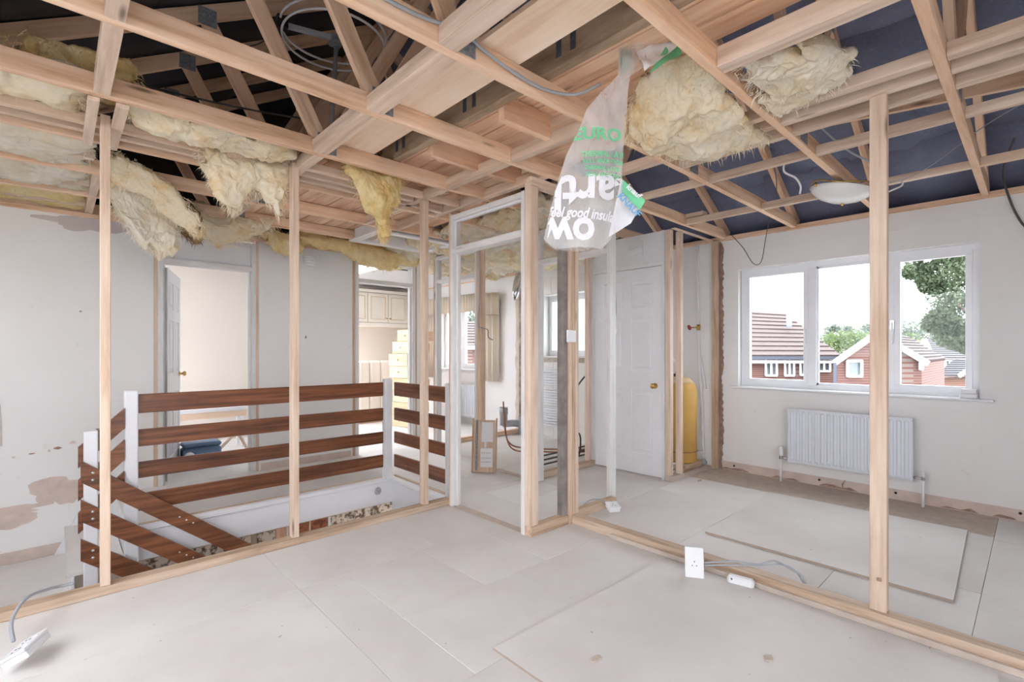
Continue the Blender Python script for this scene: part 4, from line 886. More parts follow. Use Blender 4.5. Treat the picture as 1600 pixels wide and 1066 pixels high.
# ================================================================= LOFT AERIAL
ae = thing('loft_aerial', 'ring-shaped loft aerial on a grey pole in the dark roof space', 'aerial', (1.37, 3.3, 2.47))
tube('pole', [(1.362, 3.3, 2.45), (1.41, 3.3, 3.33)], .014, GREYPLASTIC, ae, 10, False)
ac0 = Vector((1.40, 3.3, 3.38))
for r, dz in ((.34, .03), (.33, -.03)):
    tube('ring_element', [ac0+Vector((r*math.cos(t*.3+.4), r*1.05*math.sin(t*.3+.4), dz)) for t in range(20)], .008, GLOSSWHITE, ae, 8, True, 2)
tube('ring_return', [ac0+Vector((.34*math.cos(6.1), .357*math.sin(6.1), z)) for z in (.03, .0, -.03)], .008, GLOSSWHITE, ae)
beam('boom', ac0+Vector((-.33, .1, 0)), ac0+Vector((.1, -.03, 0)), .03, .03, GREYPLASTIC, ae)
box('clamp', (1.37, 1.44), (3.27, 3.33), (3.33, 3.40), STEEL, ae); box('terminal_box', (1.05, 1.12), (3.37, 3.43), (3.36, 3.43), BLACKPLASTIC, ae)
tube('coax_cable', [(1.08, 3.4, 3.37), (.95, 3.4, 3.2), (.8, 3.4, 3.1)], .004, DARKCABLE, ae)
# ================================================================= LAMP AND CABLES
lt = thing('ceiling_lamp', 'opal glass dish lamp hanging crooked from the ceiling timbers', 'lamp', (3.88, .9, 2.28))
Rl = Matrix.Rotation(math.radians(10), 4, Fv) @ Matrix.Rotation(math.radians(7), 4, Rv)
lathe('glass_dish', [(0, -.085), (.06, -.080), (.12, -.060), (.165, -.030), (.19, .0), (.186, .004), (.16, -.022), (.115, -.05), (.06, -.07), (0, -.076)], OPAL, lt, (3.88, .9, 2.31), 36, Rl)
lathe('backing_plate', [(0, .02), (.13, .02), (.17, .005), (.17, .0), (.0, .0)], CHROME, lt, (3.88, .9, 2.315), 28, Rl)
for a in (.4, 2.5, 4.6):
    lathe('clip', [(0, -.012), (.008, -.01), (.010, 0), (.006, .015), (0, .016)], BRASS, lt, Vector((3.88, .9, 2.31))+Rl.to_3x3() @ Vector((.19*math.cos(a), .19*math.sin(a), 0)), 10)
lathe('finial', [(0, -.012), (.007, -.01), (.009, 0), (.005, .01)], BRASS, lt, Vector((3.88, .9, 2.31))+Rl.to_3x3() @ Vector((.02, -.02, -.088)), 10)
tube('ring_wire', [Vector((3.88, .9, 2.33))+Rl.to_3x3() @ Vector((.18*math.cos(t*.4), .18*math.sin(t*.4), .012*math.sin(t*1.3))) for t in range(17)], .005, BRASS, lt, 6)
tube('flex', [(3.88, .9, 2.32), (3.92, .94, 2.42), (3.9, 1.0, 2.5)], .004, WHITEPLASTIC, lt)
def cable(label, pts, r, mat, cat='cable'):
    c = tube('cable', pts, r, mat); tag(c, label, cat); return c
cable('grey cable clipped along the central joist above the middle of the room', [(.62, 1.535-.03, 2.42), (.95, 1.51, 2.43), (1.12, 1.50, 2.455), (1.24, 1.505, 2.43), (1.4, 1.50, 2.40), (1.6, 1.505, 2.40), (1.75, 1.45, 2.41), (1.82, 1.36, 2.45)], .007, GREYCABLE)
cable('thin dark cable hanging loose from the roof at the right edge of the window', [(4.6, .10, 2.62), (4.85, .16, 2.48), (4.99, .13, 2.30), (5.02, .08, 2.15), (5.03, .02, 2.05)], .007, DARKCABLE)
cable('looped thin wire hanging above the left end of the large window', [(4.95, 2.10, 2.40), (4.97, 1.98, 2.24), (4.98, 1.90, 2.09), (4.98, 1.84, 2.06), (4.97, 1.80, 2.12), (4.94, 1.76, 2.30), (4.6, 1.6, 2.42), (4.1, 1.38, 2.5), (3.6, 1.25, 2.62)], .0035, DARKCABLE)
cable('white cable end dangling left of the ceiling lamp', [(3.35, 1.08, 2.42), (3.37, 1.09, 2.36), (3.45, 1.05, 2.33), (3.48, 1.03, 2.28), (3.50, 1.04, 2.235)], .006, WHITEPLASTIC)
cable('short white cable tail below the noggings to the right of the lamp', [(4.18, .62, 2.37), (4.17, .62, 2.34), (4.12, .66, 2.31), (4.1, .70, 2.29)], .006, WHITEPLASTIC)
cable('thin wire sweeping from the lamp to the right-hand rafters', [(3.9, .92, 2.33), (4.0, .75, 2.34), (4.1, .6, 2.36), (4.1, .45, 2.42), (3.9, .2, 2.52), (3.8, .0, 2.58)], .003, GREYCABLE)
cable('grey conduit running from the roof down behind the tall stud', [(3.2, .88, 2.56), (3.5, .78, 2.44), (3.8, .66, 2.38)], .006, GREYCABLE)
cable('dark wire hanging with ceiling rose in front of the cupboard door', [(3.95, 2.80, 2.36), (3.95, 2.805, 2.1), (3.95, 2.78, 1.9), (3.95, 2.77, 1.6), (3.95, 2.79, 1.44)], .003, DARKCABLE)
tg = lathe('pull_switch', [(0, -.03), (.022, -.03), (.028, .0), (.022, .04), (0, .045)], WHITEPLASTIC, None, (3.95, 2.80, 1.40), 14, Matrix.Rotation(.6, 4, 'Y')); tag(tg, 'small white pull switch hanging on a wire before the cupboard door', 'switch')
cable('dark cable running down the stud in the white door frame opening', [(3.28, 4.03, 2.36), (3.275, 4.02, 2.0), (3.28, 4.03, 1.75), (3.28, 4.06, 1.55), (3.28, 4.04, 1.45)], .007, GREYCABLE)
cable('thin loose wire sticking out sideways by the beige curtain', [(3.28, 4.02, 1.47), (3.25, 3.9, 1.45), (3.22, 3.82, 1.43), (3.2, 3.79, 1.36), (3.2, 3.72, 1.33)], .004, DARKCABLE)
cable('black aerial cable draped across the dark left loft', [(.05, 3.1, 2.62), (.3, 3.15, 2.60), (.8, 3.2, 2.66), (1.2, 3.25, 2.74)], .006, DARKCABLE)
# ================================================================= ELECTRICAL BITS ON THE FLOOR
def socket(label, loc, rz, tilt, wd, h, d=.035):
    s = thing('socket_box', label, 'socket', loc)
    b = box('back_box', (-wd/2, wd/2), (0, d), (0, h), WHITEPLASTIC, s, .004)
    p = box('face_plate', (-wd/2-.004, wd/2+.004), (-.010, -.0005), (-.003, h+.004), WHITEPLASTIC, s, .003)
    for x in (-wd*.22, wd*.22) if wd > .1 else (0,):
        for dx, dz, sx, sz in ((-.011, -.008, .006, .004), (.011, -.008, .006, .004), (0, .012, .004, .008)):
            box('pin_slot', (x+dx-sx/2, x+dx+sx/2), (-.0115, -.0102), (h*.45+dz-sz/2, h*.45+dz+sz/2), BLACKPLASTIC, s, 0)
        box('rocker', (x-.006, x+.006), (-.014, -.0102), (h*.78, h*.78+.014), WHITEPLASTIC, s, .001)
    for ch in [c for c in bpy.data.objects if c.parent == s]:
        ch.matrix_parent_inverse = Matrix.Identity(4)
    s.rotation_euler = (tilt, 0, rz)
    return s
socket('upright white double socket box leaning on the right floor plate', (2.50, 1.25, .012), math.radians(-58), math.radians(-14), .088, .148, .04)
jb = thing('junction_box', 'white oblong junction box lying against the right floor plate', 'junction box', (2.60, 1.06, 0))
bm = bmesh.new(); boxbm(bm, .13, .05, .045, .012); o = link('body', mesh_of(bm, 'body'), WHITEPLASTIC, None); o.matrix_basis = Matrix.Translation((2.605, 1.05, .026)) @ Matrix.Rotation(math.radians(-80), 4, 'Z'); o.parent = jb; o.matrix_parent_inverse = world(jb).inverted()
lathe('screw', [(0, 0), (.005, 0), (.005, .002), (0, .002)], BLACKPLASTIC, jb, (2.575, 1.085, .035), 8, Matrix.Rotation(-math.pi/2, 4, 'Y'))
cable('pair of grey cables looping over the right floor plate', [(2.55, 1.23, .08), (2.63, 1.10, .105), (2.70, 1.0, .10), (2.76, .94, .12), (2.80, .87, .085), (2.81, .82, .06), (2.80, .80, .003)], .005, GREYCABLE)
cable('thinner grey cable beside the looping pair on the right plate', [(2.55, 1.22, .07), (2.64, 1.09, .085), (2.72, .99, .09), (2.79, .92, .10), (2.83, .86, .07), (2.83, .81, .003)], .0045, GREYCABLE)
socket('small white switch box on the corridor floor by the white jamb', (3.03, 2.13, .05), math.radians(-30), math.radians(-75), .085, .085, .03)
cable('grey cable trailing from the small switch box over the short plate', [(3.05, 2.20, .03), (3.08, 2.28, .07), (2.98, 2.32, .085), (2.88, 2.30, .075)], .005, GREYCABLE)
socket('white socket with grey cable at the lower left corner', (-.13, 2.72, .045), math.radians(-115), math.radians(-62), .146, .086, .03)
cable('grey cable curling from the corner socket over the stair partition plate', [(-.13, 2.80, .06), (-.14, 2.92, .10), (-.10, 3.05, .13), (-.03, 3.18, .10), (.0, 3.25, .075), (.06, 3.26, .07)], .007, GREYCABLE)
sb = box('switch_box', (2.60, 2.69), (2.222, 2.2405), (1.285, 1.37), WHITEPLASTIC, None, .004); tag(sb, 'square white junction box fixed to the corner posts', 'switch box')
# loose sheets and scraps
def loose(label, pts, t, mat, name='loose_board', cat='board'):
    o = poly(name, [(x, y, .0018) for x, y in pts], mat, None, (0, 0, t)); tag(o, label, cat); o.data.materials.append(BOARDEDGE)
    for p in o.data.polygons: p.material_index = 1 if abs(p.normal.z) < .5 else 0
    return o
loose('large loose sheet lying on the window room floor', [(3.175, 1.512), (3.183, .275), (4.493, .318), (4.46, 1.56)], .013, FLOOR)
loose('large loose sheet lying in the near foreground', [(1.305, 1.515), (1.298, .0), (2.60, .10), (2.608, 1.482)], .010, FLOOR)
random.seed(77)
for k, (x, y, lab) in enumerate(((2.05, .72, 'pale wood chip lying near the middle of the foreground sheet'), (1.55, 1.18, 'pale splinter lying at the bottom centre of the foreground sheet'), (4.42, 2.16, 'plaster crumb lying in front of the cupboard framing'))):
    pts = [(x+.016*math.cos(a)*(1+.5*random.random())*(1.6 if k else 1.2), y+.010*math.sin(a)*(1+.6*random.random())) for a in (0, .9, 1.9, 2.8, 3.7, 4.6, 5.5)]
    o = poly('wood_chip', [(px, py, .0125 if k < 2 else .0018) for px, py in pts], DUSTY if k < 2 else BAREPLASTER, None, (0, 0, .006)); tag(o, lab, 'wood chip')
sc = thing('sill_box', 'small white plastic box on the right end of the window board', 'plastic box', (5.05, .33, .865))
box('box_body', (5.005, 5.08), (.30, .40), (.866, .90), WHITEPLASTIC, sc, .004); box('box_lid', (5.01, 5.075), (.305, .395), (.901, .935), GLOSSWHITE, sc, .004)
# ================================================================= WIRED BOARD LEANING BY THE LANDING DOOR FRAME
wb = thing('wired_board', 'plywood board with two white socket plates leaning by the landing frame', 'wired board', (3.12, 3.78, 0))
bd = box('board', (-.11, .11), (0, .015), (0, .52), PINE, wb, .002)
box('metal_conduit', (-.085, -.065), (-.016, -.001), (.02, .52), STEEL, wb, .004); box('socket_plate', (-.03, .09), (-.014, -.001), (.30, .50), WHITEPLASTIC, wb, .004); box('socket_plate', (-.035, .09), (-.014, -.001), (.05, .24), WHITEPLASTIC, wb, .004)
box('link_conduit', (.0, .02), (-.010, -.001), (.24, .30), WHITEPLASTIC, wb, .002)
for x in (-.02, .0, .02, .04, .06):
    for z in (.10, .14, .19): box('slot', (x, x+.008), (-.0155, -.0142), (z, z+.006), BLACKPLASTIC, wb, 0)
for r_ in (.115, -.125): box('side_batten', (r_, r_+.012), (-.006, .03), (0, .54), OLDPINE, wb)
for ch in [c for c in bpy.data.objects if c.parent == wb]: ch.matrix_parent_inverse = Matrix.Identity(4)
wb.rotation_euler = (math.radians(-9), 0, math.radians(-48)); wb.location = (3.12, 3.77, .004)
# soil pipe and copper pipes in the stripped bathroom
so = thing('soil_pipe', 'grey soil pipe stack with open socket by the bare bathroom plate', 'soil pipe', (4.9, 5.42, 0))
lathe('upright_socket', [(.045, .14), (.055, .14), (.055, .30), (.062, .30), (.062, .40), (.050, .40), (.050, .31), (.044, .14)], GREYPLASTIC, so, (4.72, 5.25, .0), 18)
tube('horizontal_run', [(4.72, 5.25, .16), (4.86, 5.22, .16), (4.97, 5.16, .15)], .05, GREYPLASTIC, so, 14, False); tube('boss', [(4.97, 5.13, .0), (4.97, 5.13, .26)], .055, GREYPLASTIC, so, 14, False)
tube('vent_stack', [(4.97, 5.13, .26), (4.97, 5.13, 2.3)], .042, GREYWOOD, so, 14, False)
cpz = thing('copper_pipes', 'pair of copper pipes bending up from the bathroom floor', 'pipe', (3.9, 4.1, 0))
tube('pipe', [(3.86, 4.30, .62), (3.86, 4.27, .3), (3.88, 4.20, .13), (4.0, 4.02, .09), (4.4, 3.55, .09), (4.9, 3.35, .09)], .009, COPPER, cpz, 8); tube('pipe', [(3.90, 4.32, .50), (3.90, 4.29, .2), (3.92, 4.18, .06), (4.05, 3.98, .05), (4.45, 3.58, .05), (4.9, 3.45, .05)], .009, COPPER, cpz, 8)
for k in range(3): tube('pipe', [(3.55, 3.46+.05*k, .05+.03*k), (4.2, 3.44+.05*k, .06+.03*k), (4.95, 3.42+.05*k, .08+.03*k)], .010, DARKCABLE, cpz, 8)
cable('thick grey hose rising diagonally in the bathroom behind the corner posts', [(4.05, 3.6, .5), (4.3, 3.62, .72), (4.5, 3.55, .95), (4.75, 3.5, 1.0)], .010, DARKCABLE, 'hose')
cable('black hose loop on the bathroom floor near the single stud', [(4.0, 3.4, .3), (4.1, 3.38, .34), (4.16, 3.38, .28), (4.14, 3.38, .1), (4.0, 3.38, .03), (3.85, 3.4, .06)], .009, BLACKPLASTIC, 'hose')
foil = thing('foil_duct', 'crumpled silver foil duct hanging beside the white frame post', 'duct', (4.5, 4.7, 2.1))
lathe('foil_tube', [(0, -.22), (.03, -.2), (.055, -.1), (.06, .05), (.045, .16), (0, .2)], CHROME, foil, (4.62, 4.86, 2.12), 14, Matrix.Rotation(.25, 4, 'Y'))
# ================================================================= ROOM WITH CUPBOARDS
cu = thing('wall_cupboard', 'run of cream fitted wall cupboards seen through the second doorway', 'cupboard', (4.1, 7.9, 1.68))
box('carcass', (3.5, 5.04), (7.82, 8.2), (1.70, 2.22), BEDVINYL, cu); box('cornice', (3.48, 5.045), (7.78, 8.2), (2.221, 2.27), BEDVINYL, cu); box('lower_rail', (3.5, 5.04), (7.80, 8.2), (1.64, 1.699), BEDVINYL, cu)
for k in range(1, 5):
    x0 = 3.12+k*.385; d = box('door', (x0, x0+.378), (7.795, 7.819), (1.71, 2.21), BEDVINYL, cu, .003)
    for (a, b, p, q) in ((x0+.05, x0+.328, 1.76, 1.772), (x0+.05, x0+.328, 2.148, 2.16), (x0+.05, x0+.062, 1.772, 2.148), (x0+.316, x0+.328, 1.772, 2.148)): box('moulding', (a, b), (7.788, 7.795), (p, q), CREAMWOOD, d, .002)
    lathe('knob', [(0, 0), (.012, 0), (.014, .012), (0, .016)], BRASS, d, (x0+(.35 if k % 2 == 0 else .03), 7.794, 1.78), 10, Matrix.Rotation(math.pi/2, 4, 'X'))
bh = thing('headboard', 'cream channel-padded headboard behind the balustrade', 'headboard', (3.9, 7.7, 0))
for k in range(2, 7):
    x0 = 3.05+k*.2
    bm = bmesh.new(); boxbm(bm, .196, .10, 1.0 if k < 6 else .94, .03); o = link('padded_channel', mesh_of(bm, 'padded_channel', False), BEDVINYL, None); o.location = (x0+.1, 7.68, .55 if k < 6 else .52); o.parent = bh; o.matrix_parent_inverse = world(bh).inverted()
box('base', (3.45, 4.45), (7.64, 7.72), (.0015, .06), PINKWOOD, bh)
me_d = None
for k in range(8):
    z = .002+k*.195; dx = .04*math.sin(k*.9)+(.012*(k-4)**2 if k > 4 else 0)
    d = thing('drawer', ['bottom', 'second lowest', 'third lowest', 'fourth lowest', 'fourth highest', 'third highest', 'second highest', 'topmost'][k]+' cream drawer in the skewed stack beyond the landing', 'drawer', (4.02+dx, 6.95, z), 'stacked drawers')
    rz = math.radians(-80+5*math.sin(k*1.7)); tl = math.radians(0)
    parts = [box('front', (-.21, .21), (-.02, 0), (0, .19), CREAMWOOD, d, .004), box('side', (-.20, -.188), (0, .42), (.01, .165), PINKWOOD, d), box('side', (.188, .20), (0, .42), (.01, .165), PINKWOOD, d), box('back', (-.188, .188), (.408, .42), (.01, .165), PINKWOOD, d), box('base', (-.188, .188), (0, .408), (.015, .023), PINKWOOD, d),
             lathe('knob', [(0, 0), (.012, 0), (.016, .016), (0, .02)], PINE2, d, (0, -.02, .095), 10, Matrix.Rotation(math.pi/2, 4, 'X'))]
    for q in parts: q.matrix_parent_inverse = Matrix.Identity(4)
    d.rotation_euler = (0, 0, rz)
crt = thing('curtain', 'beige curtain hanging beside the far bedroom window', 'curtain', (4.93, 5.9, .7))
def curtain(y0, y1, z0, z1, x, folds, name, parent, mat=CURTAIN):
    bm = bmesh.new(); n = folds*8; rows = []
    for z in (z0, (z0+z1)/2, z1):
        rows.append([bm.verts.new((x+.05*math.sin(2*math.pi*folds*i/n)+.008*math.sin(i*1.7+z*3), y0+(y1-y0)*i/n, z)) for i in range(n+1)])
    for a, b in zip(rows, rows[1:]):
        for i in range(n): bm.faces.new((a[i], a[i+1], b[i+1], b[i]))
    ex = bmesh.ops.extrude_face_region(bm, geom=bm.faces[:]); bmesh.ops.translate(bm, vec=(.006, 0, 0), verts=[v for v in ex['geom'] if isinstance(v, bmesh.types.BMVert)])
    bmesh.ops.recalc_face_normals(bm, faces=bm.faces); return link(name, mesh_of(bm, name, True), mat, parent)
curtain(5.66, 6.02, .74, 2.0, 4.97, 3, 'drape', crt); curtain(5.64, 6.04, 1.78, 2.12, 4.94, 3, 'pelmet_return', crt)
cr2 = thing('curtain', 'beige curtain and pelmet on the far side of the bedroom window', 'curtain', (4.93, 7.5, .7)); curtain(7.28, 7.7, .74, 2.0, 4.97, 7, 'drape', cr2)
pm = curtain(6.05, 7.72, 1.86, 2.14, 4.93, 24, 'pelmet', None); tag(pm, 'gathered beige pelmet over the far bedroom window', 'pelmet')
pt = thing('carved_post', 'turned yellow wood post leaning under the far window', 'wood post', (4.85, 6.6, 0))
lathe('turned_post', [(0, 0)]+[(.03+.014*math.sin(k*1.9), k*.035) for k in range(1, 17)]+[(0, .6)], CREAMWOOD, pt, (4.80, 6.55, .004), 12)
# things in the first room
cs = thing('tool_case', 'blue-grey case on the floor inside the open doorway', 'case', (1.2, 6.0, 0))
box('case_body', (.95, 1.30), (6.0, 6.2), (.006, .20), BLUE, cs, .02); box('case_lid', (.95, 1.30), (6.0, 6.2), (.205, .25), BLUE, cs, .015)
lathe('tape_roll', [(.02, 0), (.05, 0), (.05, .04), (.02, .04)], WHITEPLASTIC, cs, (1.0, 5.998, .12), 20, Matrix.Rotation(math.pi/2, 4, 'X'))
pa = thing('panel_stack', 'white and wooden panels leaning inside the open doorway', 'panels', (1.5, 6.4, 0))
beam('white_panel', (1.72, 6.2, .004), (1.84, 6.34, .62), .14, .02, GLOSSWHITE, pa, side=(0, 1, 0)); beam('dark_panel', (1.64, 6.2, .004), (1.74, 6.34, .58), .14, .012, DARKSTEEL, pa, side=(0, 1, 0)); beam('pine_panel', (1.86, 6.3, .004), (1.94, 6.4, .62), .12, .02, OLDPINE, pa, side=(0, 1, 0))
crx = thing('timber_offcuts', 'pine offcut frame standing behind the blue-grey case', 'timber', (1.4, 6.4, 0))
box('frame_side', (1.30, 1.72), (6.42, 6.46), (.002, .05), PINE, crx); beam('frame_brace', (1.34, 6.44, .05), (1.66, 6.44, .38), .03, .03, PINE, crx); beam('frame_brace', (1.66, 6.44, .05), (1.5, 6.44, .36), .03, .03, PINE, crx); box('frame_side', (1.32, 1.36), (6.42, 6.46), (.05, .34), PINE, crx)
wt = thing('work_trestle', 'white folding bench standing behind the blue-grey case', 'bench', (1.3, 6.9, 0))
box('bench_top', (1.0, 1.75), (6.8, 7.1), (.48, .52), GLOSSWHITE, wt); box('bench_rail', (1.0, 1.75), (6.82, 6.84), (.40, .47), BOARD, wt)
for (x, y) in ((1.03, 6.83), (1.70, 6.83), (1.03, 7.05), (1.70, 7.05)): box('leg', (x, x+.03), (y, y+.03), (.003, .479), GLOSSWHITE, wt)
# foil rose on the stairwell fascia; lightweight cowl on the wall top
rs = thing('cable_rosette', 'crumpled pale cable end on the stairwell fascia', 'cable end', (2.2, 4.24, -.08)); lathe('rosette', [(.012, .0), (.03, .004), (.036, .015), (.026, .022), (.012, .01)], CHROME, rs, (2.21, 4.2445, -.10), 12, Matrix.Rotation(math.pi/2, 4, 'X'))
cwl = thing('extractor_duct', 'white ribbed duct end at the wall top beside the second stud', 'duct', (1.95, 5.2, 2.2))
for k in range(4): lathe('rib', [(.05, 0), (.062, .012), (.05, .024)], WHITEPLASTIC, cwl, (1.97, 5.28, 2.13+k*.026), 18)
# ================================================================= OUTSIDE
def place(px, depth, z):          # ground plan helper: compass bearing from the window (as a pixel column) and distance
    l = (px-800)/FOC; p = (Fv+Rv*l)*depth; return Vector((p.x, p.y, z))
gr = box('ground', (-60, 90), (-60, 90), (-3.2, -3.05), GRASS, None, 0); struct(gr, 'grass outside')
def hz(depth, py): return CAM_H+(547-py)/FOC*depth
def tiled(name, A, B, Cc, D, mat, parent, rows=12):
    """pitched roof face as overlapping courses, eaves A-B, ridge D-C"""
    A, B, Cc, D = map(Vector, (A, B, Cc, D)); n = (B-A).cross(D-A).normalized()
    if n.z < 0: n = -n
    for k in range(rows):
        t0, t1 = k/rows, (k+1.12)/rows; t1 = min(1, t1)
        a, b, c, d = A.lerp(D, t0), B.lerp(Cc, t0), B.lerp(Cc, t1), A.lerp(D, t1)
        bm = bmesh.new(); vs = [bm.verts.new(p) for p in (a+n*.07, b+n*.07, c+n*.015, d+n*.015, a, b, c, d)]
        for f in ((0, 1, 2, 3), (4, 7, 6, 5), (0, 4, 5, 1), (1, 5, 6, 2), (2, 6, 7, 3), (3, 7, 4, 0)): bm.faces.new([vs[i] for i in f])
        bmesh.ops.recalc_face_normals(bm, faces=bm.faces); link('tile_course', mesh_of(bm, 'tile_course'), mat, parent)
def prism(name, pts, back, mat, parent): return poly(name, pts, mat, parent, back)
# house A: hipped roof seen in the left light
def P3(px, py, d): return place(px, d, hz(d, py))
hA = thing('house', 'brown tiled house with flue pipe seen in the left light of the window', 'house', place(1200, 18, -3))
e0, e1 = P3(1135, 557, 18), P3(1314, 557, 18); r0, r1 = P3(1150, 484, 21.5), P3(1224, 489, 21.5)
rt = thing('roof', None, None, (0, 0, 0)); rt.parent = hA; rt.matrix_parent_inverse = world(hA).inverted()
tiled('roof', e0, e1, r1, r0, ROOFTILE, rt, 11)
e2 = e1+Fv*7; tiled('roof', e1, e2, r1+Fv*.05, r1, ROOFTILE, rt, 11)
wA0, wA1 = P3(1140, 560, 18.4), P3(1306, 560, 18.4)
wA0.z = wA1.z = hz(18.4, 560)
prism('wall', [wA0, wA1, Vector((wA1.x, wA1.y, -3)), Vector((wA0.x, wA0.y, -3))], Fv*6, BRICK, hA)
beam('gutter', e0+Vector((0, 0, -.06)), e1+Vector((0, 0, -.06)), .12, .12, DARKSTEEL, hA); beam('soffit', e0+Vector((0, 0, -.2))+Fv*.2, e1+Vector((0, 0, -.2))+Fv*.2, .3, .12, GLOSSWHITE, hA)
tube('flue_pipe', [P3(1233, 512, 19.6), P3(1233, 488, 19.6)], .10, GREYPLASTIC, hA, 10, False)
def far_window(parent, px0, px1, py0, py1, d, bars=1):
    w = thing('window', None, None, (0, 0, 0)); w.parent = parent; w.matrix_parent_inverse = world(parent).inverted()
    a, b = P3(px0, py0, d), P3(px1, py0, d); zb = hz(d, py1); a.z = b.z = hz(d, py0)
    prism('pane', [a, b, Vector((b.x, b.y, zb)), Vector((a.x, a.y, zb))], Fv*.05, FARGLASS, w)
    t = .05
    for p, q in ((a, b), (Vector((a.x, a.y, zb)), Vector((b.x, b.y, zb)))): beam('frame_bar', p-Fv*.04, q-Fv*.04, .09, t*1.4, UPVC, w)
    for k in range(bars+2):
        f = k/(bars+1); p = a.lerp(b, f)-Fv*.04; beam('frame_bar', p, Vector((p.x, p.y, zb)), t*1.2, .09, UPVC, w)
    return w
far_window(hA, 1196, 1213, 560, 587, 18.38); far_window(hA, 1226, 1240, 559, 587, 18.38); far_window(hA, 1278, 1296, 559, 580, 18.38); far_window(hA, 1250, 1262, 559, 586, 18.38)
# house B: brick gable in the middle and right lights
hB = thing('house', 'red brick gabled house seen in the middle light of the window', 'house', place(1380, 14, -3))
dB = 14.0
apex, le, re = P3(1366, 521, dB), P3(1306, 563, dB), P3(1440, 565, dB)
prism('gable_wall', [le+Vector((0, 0, -.05)), apex+Vector((0, 0, -.1)), re+Vector((0, 0, -.05)), Vector((re.x, re.y, -3)), Vector((le.x, le.y, -3))], Fv*3.1+Rv*3.4, BRICK, hB)
for p in (le, re):
    o2 = p+(p-apex).normalized()*.12; beam('barge_board', apex-Fv*.1, o2-Fv*.1, .05, .16, GLOSSWHITE, hB, side=Fv)
rB = thing('roof', None, None, (0, 0, 0)); rB.parent = hB; rB.matrix_parent_inverse = world(hB).inverted()
bk = Fv*3.2+Rv*3.5
tiled('roof', le-Fv*.1, le+bk, apex+bk, apex-Fv*.1, ROOFTILE, rB, 9); tiled('roof', re-Fv*.1, re+bk, apex+bk, apex-Fv*.1, ROOFTILE, rB, 9)
far_window(hB, 1323, 1345, 564, 588, dB-.02, 0); far_window(hB, 1436, 1439.5, 567, 577, dB-.02, 0)
beam('downpipe', P3(1305, 567, 13.9), P3(1305, 620, 13.9), .07, .07, DARKSTEEL, hB)
# house C: far right
hC = thing('house', 'orange brick house with grey roof seen under the tree in the right light', 'house', place(1480, 22, -3))
dC = 22
cA, cB = P3(1456, 560, dC), P3(1560, 561, dC); cD, cE = P3(1444, 530, dC+3), P3(1560, 531, dC+3)
rC = thing('roof', None, None, (0, 0, 0)); rC.parent = hC; rC.matrix_parent_inverse = world(hC).inverted()
tiled('roof', cA, cB, cE, cD, ROOFTILE2, rC, 10)
w0, w1 = P3(1440, 562, dC+.3), P3(1560, 562, dC+.3)
prism('wall', [w0, w1, Vector((w1.x, w1.y, -3)), Vector((w0.x, w0.y, -3))], Fv*5, BRICK2, hC)
prism('gable_wall', [P3(1436, 556, dC+.2), P3(1444.5, 532, dC+.2), P3(1458, 560, dC+.2)], Fv*3, BRICK2, hC)
beam('barge_board', P3(1435, 557, dC+.1), P3(1444.5, 530, dC+.1), .05, .18, GLOSSWHITE, hC, side=Fv); beam('barge_board', P3(1444.5, 530, dC+.1), P3(1459, 561, dC+.1), .05, .18, GLOSSWHITE, hC, side=Fv)
far_window(hC, 1476, 1490, 563, 574, dC+.25)
p0, p1, p2, p3 = P3(1462, 588, 18), P3(1560, 588, 18), P3(1560, 560, 20.5), P3(1490, 563, 20.5)
hD = thing('garage', 'low grey-roofed garage at the bottom of the right light', 'garage', place(1500, 18, -3))
rD = thing('roof', None, None, (0, 0, 0)); rD.parent = hD; rD.matrix_parent_inverse = world(hD).inverted()
tiled('roof', p0, p1, p2, p3, ROOFTILE2, rD, 8)
prism('wall', [p0+Vector((0, 0, -.1))+Fv*.3, p1+Vector((0, 0, -.1))+Fv*.3, Vector((p1.x, p1.y, -3))+Fv*.3, Vector((p0.x, p0.y, -3))+Fv*.3], Fv*2, BRICK2, hD)
beam('barge_board', P3(1498, 588, 17.9), P3(1516, 576, 17.9), .05, .14, GLOSSWHITE, hD, side=Fv)
# house behind the bedroom window
hE = thing('house', 'pale tiled house outside the far bedroom window', 'house', place(720, 24, -3))
rE = thing('roof', None, None, (0, 0, 0)); rE.parent = hE; rE.matrix_parent_inverse = world(hE).inverted()
tiled('roof', P3(640, 541, 22), P3(900, 541, 22), P3(900, 503, 25), P3(640, 503, 25), ROOFTILE, rE, 9)
beam('fascia', P3(640, 543, 21.9), P3(900, 543, 21.9), .1, .16, GLOSSWHITE, hE)
a, b = P3(640, 546, 22.2), P3(900, 546, 22.2); prism('wall', [a, b, Vector((b.x, b.y, -3)), Vector((a.x, a.y, -3))], Fv*4, BRICK, hE)
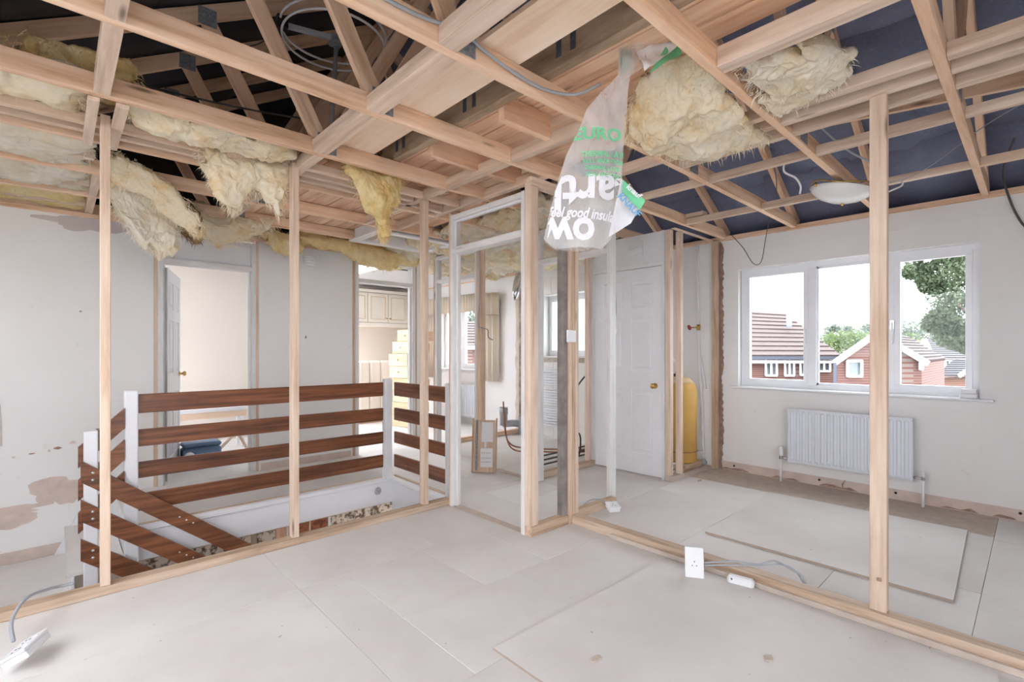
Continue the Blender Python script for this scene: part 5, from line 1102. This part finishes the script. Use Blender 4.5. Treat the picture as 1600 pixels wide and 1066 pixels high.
# trees
def tree(name, label, centre, blobs, n, leaf, mat, trunk=True, seed=0, cat='tree', squash=.9):
    t = thing(name, label, cat, (centre[0], centre[1], -3)); rnd = random.Random(seed); bm = bmesh.new()
    for _ in range(n):
        bx, by, bz, r = rnd.choice(blobs)
        d = Vector((rnd.gauss(0, 1), rnd.gauss(0, 1), rnd.gauss(0, 1))).normalized()*r*rnd.random()**.45
        if noise.noise(Vector((bx+d.x, by+d.y, bz+d.z))*1.6) < -.22: continue
        p = Vector((bx, by, bz))+Vector((d.x, d.y, d.z*squash)); a = Vector((rnd.uniform(-1, 1), rnd.uniform(-1, 1), rnd.uniform(-1, 1))).normalized()
        b = a.cross(Vector((rnd.uniform(-1, 1), rnd.uniform(-1, 1), rnd.uniform(-1, 1)))).normalized(); s = leaf*rnd.uniform(.6, 1.3)
        vs = [bm.verts.new(p+a*s), bm.verts.new(p+b*s*.5), bm.verts.new(p-a*s), bm.verts.new(p-b*s*.5)]; bm.faces.new(vs)
    f = link('foliage', mesh_of(bm, 'foliage'), mat, t); f['kind'] = 'stuff'
    if trunk:
        tube('trunk', [(centre[0], centre[1], -3), (centre[0]+.1, centre[1], -1), (centre[0], centre[1]+.1, centre[2])], .16 if n > 4000 else .10, GREYWOOD, t, 8)
        for q in blobs[:5]: tube('branch', [(centre[0], centre[1]+.05, centre[2]-.8), ((centre[0]+q[0])/2, (centre[1]+q[1])/2, (centre[2]-.6+q[2])/2), (q[0], q[1], q[2])], .035, GREYWOOD, t, 6)
    return t
def blobs(px_list, d): return [(*P3(px, py, d+dd), r) for px, py, r, dd in px_list]
oak = blobs([(1470, 430, .55, 0), (1500, 415, .6, .4), (1520, 450, .7, 0), (1490, 470, .55, -.3), (1505, 500, .55, .2), (1475, 500, .40, 0), (1460, 505, .28, .1), (1490, 525, .40, 0), (1440, 418, .35, .2), (1425, 425, .22, 0), (1455, 445, .28, 0), (1530, 520, .6, 0), (1540, 410, .7, 0), (1515, 535, .35, 0), (1480, 395, .5, 0), (1445, 400, .3, 0)], 12)
tree('oak_tree', 'large leafy oak filling the right light of the window', P3(1545, 480, 12.3), oak, 24000, .05, LEAF, True, 1)
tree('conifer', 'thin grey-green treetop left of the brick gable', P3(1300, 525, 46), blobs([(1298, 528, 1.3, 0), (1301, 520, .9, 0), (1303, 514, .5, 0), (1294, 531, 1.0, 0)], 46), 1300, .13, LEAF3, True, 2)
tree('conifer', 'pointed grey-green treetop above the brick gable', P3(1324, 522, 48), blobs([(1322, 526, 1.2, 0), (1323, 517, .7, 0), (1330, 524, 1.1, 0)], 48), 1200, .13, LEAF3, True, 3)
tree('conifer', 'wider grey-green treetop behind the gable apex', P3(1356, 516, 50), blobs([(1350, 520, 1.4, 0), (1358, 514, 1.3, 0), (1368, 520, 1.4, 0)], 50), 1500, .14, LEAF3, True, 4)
tree('hedge_tree', 'yellow-green tree mass behind the hipped and gabled roofs', P3(1325, 540, 34), blobs([(1300, 541, 1.0, 0), (1315, 538, 1.1, 0), (1330, 537, 1.1, 0), (1345, 540, 1.2, 0)], 34), 3000, .11, LEAF2, True, 5)
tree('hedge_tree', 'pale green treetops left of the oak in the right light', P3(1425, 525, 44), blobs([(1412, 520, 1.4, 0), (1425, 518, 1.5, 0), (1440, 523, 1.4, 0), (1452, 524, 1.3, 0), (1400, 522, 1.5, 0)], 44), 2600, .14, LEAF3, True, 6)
tree('hedge_tree', 'bright green bush above the gabled roof in the right light', P3(1422, 542, 32), blobs([(1412, 543, .8, 0), (1424, 540, .9, 0), (1434, 544, .7, 0)], 32), 1800, .10, LEAF2, True, 7)
tree('garden_tree', 'green tree outside the frosted bathroom window', P3(890, 520, 14), blobs([(860, 530, 1.0, 0), (880, 510, 1.0, 0), (905, 520, 1.1, 0), (925, 530, .9, 0)], 14), 3000, .08, LEAF2, True, 8)
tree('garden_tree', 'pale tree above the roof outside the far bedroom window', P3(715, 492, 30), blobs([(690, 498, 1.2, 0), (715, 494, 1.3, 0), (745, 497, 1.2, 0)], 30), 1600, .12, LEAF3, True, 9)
